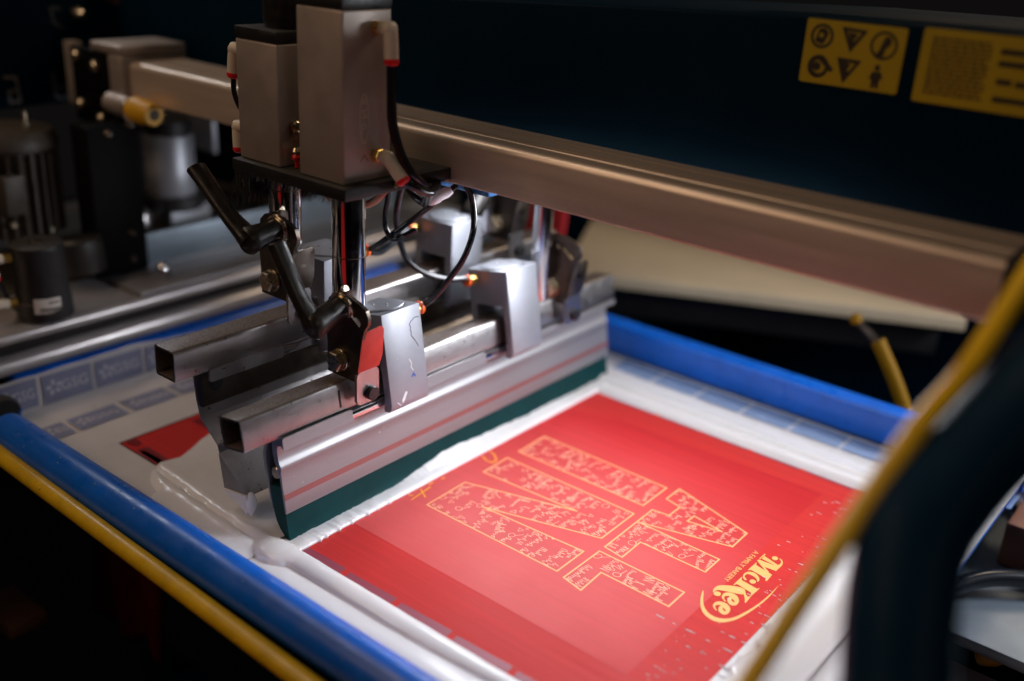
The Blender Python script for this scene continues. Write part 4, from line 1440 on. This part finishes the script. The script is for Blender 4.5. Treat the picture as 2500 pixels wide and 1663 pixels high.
# ================================================================ rear clamp rail and what stands on it
rr_ = thing('rear_clamp_rail', (-420, 150, 20), 'double aluminium rail with a black slot that clamps the rear of the screen', 'clamp rail')
RAIL = mat('rail_aluminium', (.50, .47, .47), .65, .36, .08, 60, .08, 700, (1, .04, 1), rvar=.06)
b = MB()
b.prism([(-374, 33.5), (-369, 37), (-369, 44), (-374, 50.5), (-384, 52.5), (-400, 52.5), (-400, 34)], 'y', -420, 620)
b.build('lower_rail', RAIL, rr_, 50)
b = MB(); b.box(-400, -378.5, -420, 620, 52.6, 63, .3)
b.build('slot', BLACK, rr_)
b = MB()
b.prism([(-376, 63.2), (-372, 65), (-370.5, 69), (-373, 73.5), (-378, 75.4), (-462, 75.4), (-462, 63.2)], 'y', -420, 620)
b.build('upper_rail', RAIL, rr_, 50)
b = MB(); b.box(-437, -374.5, 113, 560, 75.6, 80, .8)
b.build('mounting_plate', ALU, rr_)
b = MB(); b.box(-464, -457, 140, 560, 76, 111, .8)
b.build('upright_plate', SLATE, rr_)
b = MB(); b.cyl((-402, 158, 80.2), (-402, 158, 87), 7.4, 6, .8); b.lathe((-402, 158, 87), (-402, 158, 97), [(0, 7.2), (.3, 7), (.7, 5.5), (.95, 3), (1, 1)], 24)
b.build('cap_nut', CHROME, rr_)

rg = thing('air_regulator', (-393, 20, 76), 'matte black cylinder with a small white paper label standing on the rear rail', 'air regulator')
b = MB()
b.lathe((-393, 22, 76), (-393, 20, 150), [(0, 24), (.03, 25.6), (.25, 25.2), (.26, 24.6), (.9, 23.6), (.93, 24.2), (.985, 23.6), (1, 21)], 48)
b.build('housing', BLACK, rg)
b = MB(); b.lathe((-393, 20, 150), (-393, 20, 151.2), [(0, 6), (.5, 6), (1, 4.5)], 24)
b.build('cap_centre', STEELD, rg)
b = MB()
rows = []
for k in range(9):
    a = R(-48 + 7.0 * k)
    rows.append([b.bm.verts.new((-393 + 25.35 * math.cos(a), 21.6 + 25.35 * math.sin(a), z)) for z in (86, 101)])
for q0, q1 in zip(rows, rows[1:]):
    b.bm.faces.new((q0[0], q1[0], q1[1], q0[1]))
pl_ = b.build('paper_label', PAPER, rg)
b = MB()
for zz, a0, a1, hh in ((95.5, -18, 2, 2.4), (88.5, -36, 4, 3)):
    a = a0
    while a < a1:
        st = random.uniform(2, 5)
        q = [b.bm.verts.new((-393 + 25.5 * math.cos(R(t)), 21.6 + 25.5 * math.sin(R(t)), z)) for t, z in ((a, zz), (a + st, zz), (a + st, zz + hh), (a, zz + hh))]
        b.bm.faces.new(q)
        a += st + 1
b.build('label_print', LABELK, pl_)
for z in (139, 95):
    b = MB(); b.cyl((-395, -3, z), (-397, -12, z), 4.6, 6, .5)
    f = b.build('hose_elbow', BRASS, rg)
    b = MB(); b.tube([(-396, -11, z), (-397, -18, z), (-397, -21, z - 4), (-396, -20, z - 16)] if z > 100 else [(-396, -11, z), (-397, -19, z + 1), (-398, -24, z)], 4.6, 14, None, 5)
    b.build('elbow_body', WHITEP, f)
b = MB(); b.lathe((-396, -20, 123), (-396, -19.5, 119), [(0, 4.8), (.6, 4.6), (1, 3)], 16)
b.build('release_ring', REDP, rg)
hose('black hose hanging behind the black cylinder on the rear rail', [(-396, -19.5, 121), (-398, -14, 108), (-404, -6, 92), (-412, 4, 80)], 2.6)

po = thing('black_post', (-455, 130, 76), 'wide black steel post rising from the rear rail to the beam end', 'post')
b = MB(); b.box(-478, -447, 112, 170, 76, 236, 1.5)
b.build('column', DEEP, po)
b = MB(); b.lathe((-446.5, 92, 90), (-452, 92, 126), [(0, 24), (.05, 25), (.9, 25), (1, 22)], 36)
b.build('hose_drum', mat('drum_black', (.012, .009, .007), 0, .45), po)
for y, z in ((152, 120), (150, 92), (160, 235), (135, 228)):
    b = MB(); b.lathe((-447, y, z), (-442, y, z), [(0, 4.5), (.5, 4.2), (1, 2)], 14)
    b.build('button_screw', STEELD, po)

mo = thing('finned_motor', (-520, 85, 120), 'dim grey finned electric motor at the left picture edge', 'motor')
b = MB()
b.lathe((-530, 70, 118), (-530, 74, 232), [(0, 36), (.05, 40), (.8, 40), (.82, 47), (.9, 47), (.97, 42), (1, 30)], 40)
b.build('housing', GREYM, mo)
for k in range(26):
    a = R(k * 360 / 26)
    b = MB(axes((-530 + 40 * math.cos(a), 71 + 40 * math.sin(a), 0), (math.cos(a), math.sin(a), 0), (-math.sin(a), math.cos(a), 0), (0, 0, 1)))
    b.box(-2, 8, -1.3, 1.3, 122, 208, .4, 1)
    b.build('cooling_fin', GREYM, mo)
b = MB(); b.box(-497, -482, 40, 62, 150, 190, 1.5)
b.build('terminal_box', GREYM, mo)
b = MB(); b.lathe((-512, 84, 231), (-512, 84, 247), [(0, 4), (.3, 4), (.32, 2.4), (.8, 2.4), (1, 1.5)], 14)
b.build('grease_nipple', ZINC, mo)
for y, z in ((46, 140), (84, 128)):
    b = MB(); b.cyl((-489, y, z), (-484, y, z), 3.2, 6, .4)
    b.build('hex_bolt', ZINC, mo)

hb_ = thing('machine_column', (-640, 160, 230), 'black machine column with dim pale lettering in the upper left corner', 'machine column')
b = MB(); b.box(-760, -602, -300, 330, 232, 372, 4, 3)
b.build('panel', NAVY, hb_)
DIM = mat('dim_lettering', (.16, .14, .13), 0, .6)
M = axes((-601.2, 0, 0), (0, 1, 0), (0, 0, 1), (1, 0, 0))
b = MB(M)
b.ribbon([(112, 266), (124, 265), (126, 239), (115, 239), (114.5, 251), (125, 251)], 3, 0)
b.build('panel_lettering', DIM, hb_)
b = MB(M)
b.ribbon([(166, 266), (167, 240), (180, 237), (182, 250), (168, 252)], 3, 0)
b.build('panel_lettering', mat('dimmer_lettering', (.05, .06, .07), 0, .6), hb_)
b = MB(M)
b.ribbon([(182, 335), (172, 335), (174, 320), (184, 314)], 3, 0)
b.build('panel_lettering', mat('dimmer_lettering', (.05, .06, .07), 0, .6), hb_)
b = MB(); b.lathe((-601, 199, 330), (-586, 203, 329), [(0, 6), (.45, 6), (.5, 5), (.55, 6.2), (.7, 5), (.75, 6), (1, 5)], 18)
b.build('threaded_stud', ZINC, hb_)
b = MB(); b.tube([(-598, 225, 352), (-598, 262, 334), (-598, 280, 333)], 1.6, 8); b.tube([(-598, 250, 341), (-598, 276, 344)], 1.4, 8)
b.build('conduit_edge', BROWNW, hb_)

cy = thing('steel_cylinder', (-510, 248, 95), 'brushed steel cylinder with a black base ring left of the shorter air cylinder', 'cylinder')
b = MB(); b.lathe((-512, 248, 136), (-512, 248, 205), [(0, 27), (.04, 28), (.48, 28), (.5, 27.4), (.97, 27.4), (1, 26)], 40)
b.build('barrel', PALEM, cy)
b = MB(); b.cyl((-512, 248, 120), (-512, 248, 136), 35, 36, 1)
b.build('base_ring', BLACK, cy)
b = MB(); b.cyl((-512, 248, 205), (-512, 248, 222), 26, 36, 1)
b.build('top_cap', BLACK, cy)
b = MB(); b.box(-524, -499, 236, 290, 92, 119, 1)
b.build('foot_block', PALEM, cy)
b = MB(); b.lathe((-500, 196, 108), (-500, 196, 130), [(0, 13), (.6, 13), (.8, 10), (1, 5)], 24)
tag(b.build('rail_knob', STEEL, None), 'small rounded steel knob beside the black post', 'knob')
b = MB(); b.box(-700, -500, 300, 306, 176, 214, 1)
tag(b.build('pale_plate', PALEM, None), 'pale lilac metal plate glimpsed under the left beam end', 'metal plate')
b = MB(); b.box(-760, -462, -420, 700, 40, 70, 1)
tag(b.build('machine_deck', GREYM, None), 'dim grey machine deck behind the rear rail', 'machine deck')

# ================================================================ yellow side rail and things under the screen
b = MB()
b.tube([(-640, -87, 26), (-287, -90.3, 12.0), (87, -92.3, 2.6), (520, -95, -10)], 7.3, 20, None, 4)
tag(b.build('side_rail', YELLOW, None, 60), 'yellow painted side rail directly below the near blue frame tube', 'rail')
b = MB()
bmesh.ops.create_grid(b.bm, x_segments=14, y_segments=14, size=.5)
for v in b.bm.verts:
    u, q = v.co.x, v.co.y
    v.co = Vector((-352 + u * 125 + 6 * q, 52 + 7 * math.sin(u * 13 + q * 2), -240 + q * 130 + 5 * math.sin(u * 9)))
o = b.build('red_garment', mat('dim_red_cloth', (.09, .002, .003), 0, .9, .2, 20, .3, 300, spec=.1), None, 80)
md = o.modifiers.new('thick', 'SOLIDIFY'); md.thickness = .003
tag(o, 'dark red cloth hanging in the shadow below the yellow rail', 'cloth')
b = MB(); b.box(-460, -390, -60, -20, -262, -248, 1)
tag(b.build('brown_beam', BROWNW, None), 'dim brown beam end in the dark lower left corner', 'beam')
b = MB(); b.box(-350, 150, 60, 90, -420, -330, 3)
tag(b.build('lower_arm', NAVY, None), 'dark machine arm in the shadow under the screen', 'machine arm')
b = MB(); b.lathe((-396, -44, 2), (-330, -56, 20), [(0, 12), (.1, 14), (.85, 14.5), (1, 12)], 24)
ck = thing('corner_joint', (-360, -45, 10), 'black corner joint with a blue tape edge where the blue tubes meet', 'corner joint')
b.build('joint', BLACK, ck)
b = MB()
vs = [(-392, -27, 24), (-386, -25, 22), (-352, -38, 20), (-326, -44, 20), (-326, -48, 14), (-352, -45, 16)]
b.bm.faces.new([b.bm.verts.new(v) for v in vs])
o = b.build('tape_flap', BLUE, ck)
md = o.modifiers.new('thick', 'SOLIDIFY'); md.thickness = .0012

# ================================================================ the next stations beyond the beam
def pallet(label, o3, ang, L, W, th, mt, edge=None, name='print_pallet'):
    t = thing(name, o3, label, 'print pallet')
    M = Matrix.Translation(Vector(o3)) @ Matrix.Rotation(R(ang), 4, 'Z')
    b = MB(M); b.box(0, L, 0, W, -th, 0, 2, 3)
    b.build('board', mt, t)
    b = MB(M); b.box(20, L - 20, 30, 70, -th - 45, -th - 1, 2)
    b.build('support_arm', BLACK, t)
    return t


pallet('large beige printing pallet lying behind the beam on the right', (-176, 575, 50), 26.5, 480, 260, 16, BEIGE)
br = thing('yellow_brace', (240, 600, 20), 'yellow painted brace slanting down behind the far blue frame tube', 'brace')
b = MB(); b.tube([(214, 600, 66), (240, 600, 28), (270, 600, -25), (300, 600, -90)], 7.5, 14, None, 3)
b.build('strut', YDARK, br)
b = MB(); b.lathe((188, 602, 83), (188, 592, 83), [(0, 5.5), (.5, 6.5), (1, 4)], 16)
b.build('knob', YDARK, br)
b = MB(); b.tube([(187, 600, 82), (216, 600, 62)], 5, 10)
b.build('link', STEELD, br)
b = MB()
bmesh.ops.create_grid(b.bm, x_segments=20, y_segments=10, size=.5)
for v in b.bm.verts:
    u, q = v.co.x, v.co.y
    v.co = Vector((-225 + u * 125, 560 + 5 * math.sin(u * 25) + q * 14, 150 + q * 110))
o = b.build('red_garment', REDCLOTH, None, 80)
md = o.modifiers.new('thick', 'SOLIDIFY'); md.thickness = .004
tag(o, 'bright red cloth hanging beyond the far chrome rods', 'cloth')
M = Matrix.Translation((-262, 545, 78)) @ Matrix.Rotation(R(20), 4, 'Z')
b = MB(M); b.box(0, 62, 0, 60, -12, 4, 1.5)
tag(b.build('peach_board', PEACH, None), 'small peach coloured board edge below the red cloth', 'board')
M = Matrix.Translation((-262, 556, 92)) @ Matrix.Rotation(R(20), 4, 'Z')
b = MB(M); b.box(4, 60, 0, 40, -8, 6, 5, 3)
tag(b.build('orange_pad', mat('orange_pad', (.62, .24, .01), 0, .5), None), 'orange yellow pad lying on the peach board', 'pad')
b = MB(); b.box(-230, -140, 640, 700, -60, 20, 2)
tag(b.build('beige_block', BEIGE, None), 'blurred beige block above the corner of the far blue tube', 'block')
b = MB(); b.box(-640, -420, 520, 760, 0, 26, 3)
tag(b.build('far_deck', PALEM, None), 'blurred pale deck seen between the chrome rods', 'deck')
b = MB(); b.box(-560, -470, 500, 515, 22, 62, 3)
fd = tag(b.build('far_bracket', BLACK, None), 'blurred black bracket with a pale sticker between the rods', 'bracket')
b = MB(); b.box(-530, -490, 498.5, 499.8, 34, 52, .3)
b.build('sticker', PAPER, fd)
b = MB(); b.box(-800, 900, 900, 960, -500, 250, 4)
tag(b.build('press_body', NAVY, None), 'dark body of the press far behind the pallets', 'press')
b = MB(); b.box(-760, -470, 420, 470, 90, 240, 4)
tag(b.build('navy_bracket', NAVY, None), 'dark blue machine bracket behind the steel cylinder', 'machine bracket')

# ================================================================ foreground guard and yellow strip
gp = thing('guard_pipe', (430, -10, 220), 'thick dark navy bent guard pipe, out of focus at the right front', 'guard pipe')
b = MB()
b.tube([(478.8, 193.2, 326.8), (462.0, 121.8, 293.4), (448.0, 54.3, 263.1), (436.7, 5.7, 239.1), (433.8, -25.8, 222.3), (438.9, -46.1, 202.4), (449.7, -65.8, 174.7), (465.2, -92.2, 140.8)], 22.5, 28, None, 8)
b.build('pipe', mat('navy_pipe_enamel', (.0018, .022, .050), 0, .5, .15, 12, spec=.08), gp, 60)
b = MB()
b.tube([(430.7, 163.9, 341.3), (428.3, 107.5, 315.4), (426.5, 72.1, 297.6), (423.3, 35.4, 276.5), (417.2, 3.7, 258.9), (409.1, -46.2, 219.7), (401.7, -101.6, 177.1), (397.6, -131.6, 151.9)], 5.2, 14, None, 4)
tag(b.build('yellow_strip', YSTRIP, None, 60), 'out of focus yellow strip slanting along the upper left of the navy pipe', 'strip')

# ================================================================ right hand station
np_ = thing('steel_pallet', (400, 450, -50), 'grey steel pallet with a pale raised lip at the right picture edge', 'steel pallet')
b = MB(); b.box(373, 640, 330, 640, -62, -52, 1.5)
b.build('plate', SLATE, np_)
b = MB(); b.prism([(370, -52), (376, -50), (376, -58), (345, -72), (345, -66)], 'y', 330, 560)
b.build('lip', PALEM, np_)
b = MB(); b.box(345, 420, 562, 640, -60, -40, 1.5)
b.build('blue_end', mat('pale_blue', (.12, .16, .42), .2, .45), np_)
b = MB(); b.tube([(360, 330, -50), (380, 366, -40), (405, 400, -34), (440, 430, -36), (500, 470, -42)], 7.5, 14)
tag(b.build('black_cable', HOSE, None, 80), 'thick black cable arching over the steel pallet at the right edge', 'cable')
b = MB(); b.tube([(350, 590, -20), (372, 572, -32), (390, 552, -42), (420, 545, -46), (470, 560, -46)], 4.5, 12)
tag(b.build('black_cable', HOSE, None, 80), 'black cable curving round the upper corner of the steel pallet', 'cable')
b = MB(); b.box(398, 470, 455, 620, -50, -8, 2)
tag(b.build('brown_box', BROWNW, None), 'reddish brown box standing on the steel pallet at the picture edge', 'box')
b = MB(); b.lathe((385, 610, -20), (400, 640, 10), [(0, 14), (.2, 18), (.8, 18), (1, 12)], 24)
tag(b.build('chrome_knob', CHROME, None), 'shiny round knob beside the reddish box at the right edge', 'knob')
b = MB(); b.box(385, 560, 200, 335, -110, -80, 2)
tag(b.build('brown_board', mat('grey_brown_board', (.16, .12, .11), 0, .5), None), 'grey brown board in the lower right corner', 'board')
b = MB(); b.lathe((420, 345, -74), (440, 345, -60), [(0, 7), (.5, 9), (1, 6)], 18)
tag(b.build('amber_knob', mat('amber', (.6, .28, .04), 0, .4), None), 'small amber knob between the cable and the brown board', 'knob')
b = MB(); b.box(300, 372, 300, 700, -160, -90, 3)
tag(b.build('dark_arm', BLACK, None), 'black arm in the shadow beside the steel pallet', 'machine arm')

# unseen pallet and red cloth, added for red reflections in the chrome rods
t = thing('print_pallet', (150, -460, -70), 'unseen pallet with red cloth, added left of the picture as a reflection source', 'print pallet')
b = MB(); b.box(-60, 330, -1185, -290, -82, -70, 2)
b.build('board', BEIGE, t)
b = MB(); b.box(-58, 328, -1180, -292, -69.6, -67, 1.2)
o = b.build('red_garment', mat('bright_red_cloth', (.55, .008, .01), 0, .85, .1, 40, .3, 300), None)
tag(o, 'unseen red cloth added on the near pallet as a reflection source', 'cloth')

# dried drips and nicks on the rail and the near frame tube
b = MB()
rng = random.Random(21)
for k in range(26):
    u = rng.random()
    x = -330 + 560 * u
    y = -88.6 - 5.0 * u - 1.5 + rng.uniform(-1, 1)
    z = 13.0 - 17.5 * u + 5.0
    r_ = rng.uniform(.5, 1.5)
    a = R(rng.uniform(-10, 70))
    c0 = Vector((x, -90.1 - 3.6 * u - 7.0 * math.sin(a), 13.3 - 17.8 * u + 7.0 * math.cos(a)))
    d = Vector((0, -math.sin(a), math.cos(a)))
    b.lathe(c0 - d * .6, c0 + d * r_ * .7, [(0, r_ * 1.2), (.5, r_), (.8, r_ * .6), (1, .1)], 8)
tag(b.build('paint_drip', YELLOW, bpy.data.objects['side_rail'], 60), kind='stuff')
b = MB()
for k in range(60):
    x = rng.uniform(-290, 250)
    a = R(rng.uniform(-55, 30))
    c0 = Vector((x, -68 + 16.62 * math.sin(a), 15.5 + 16.62 * math.cos(a)))
    d = Vector((0, math.sin(a), math.cos(a)))
    r_ = rng.choice((.3, .4, .5, .9))
    b.lathe(c0 - d * .3, c0 + d * .25, [(0, r_ * 1.2), (.6, r_), (1, r_ * .4)], 6)
tag(b.build('ink_fleck', mat('dull_fleck', (.10, .22, .42), 0, .5), scr, 60), kind='stuff')
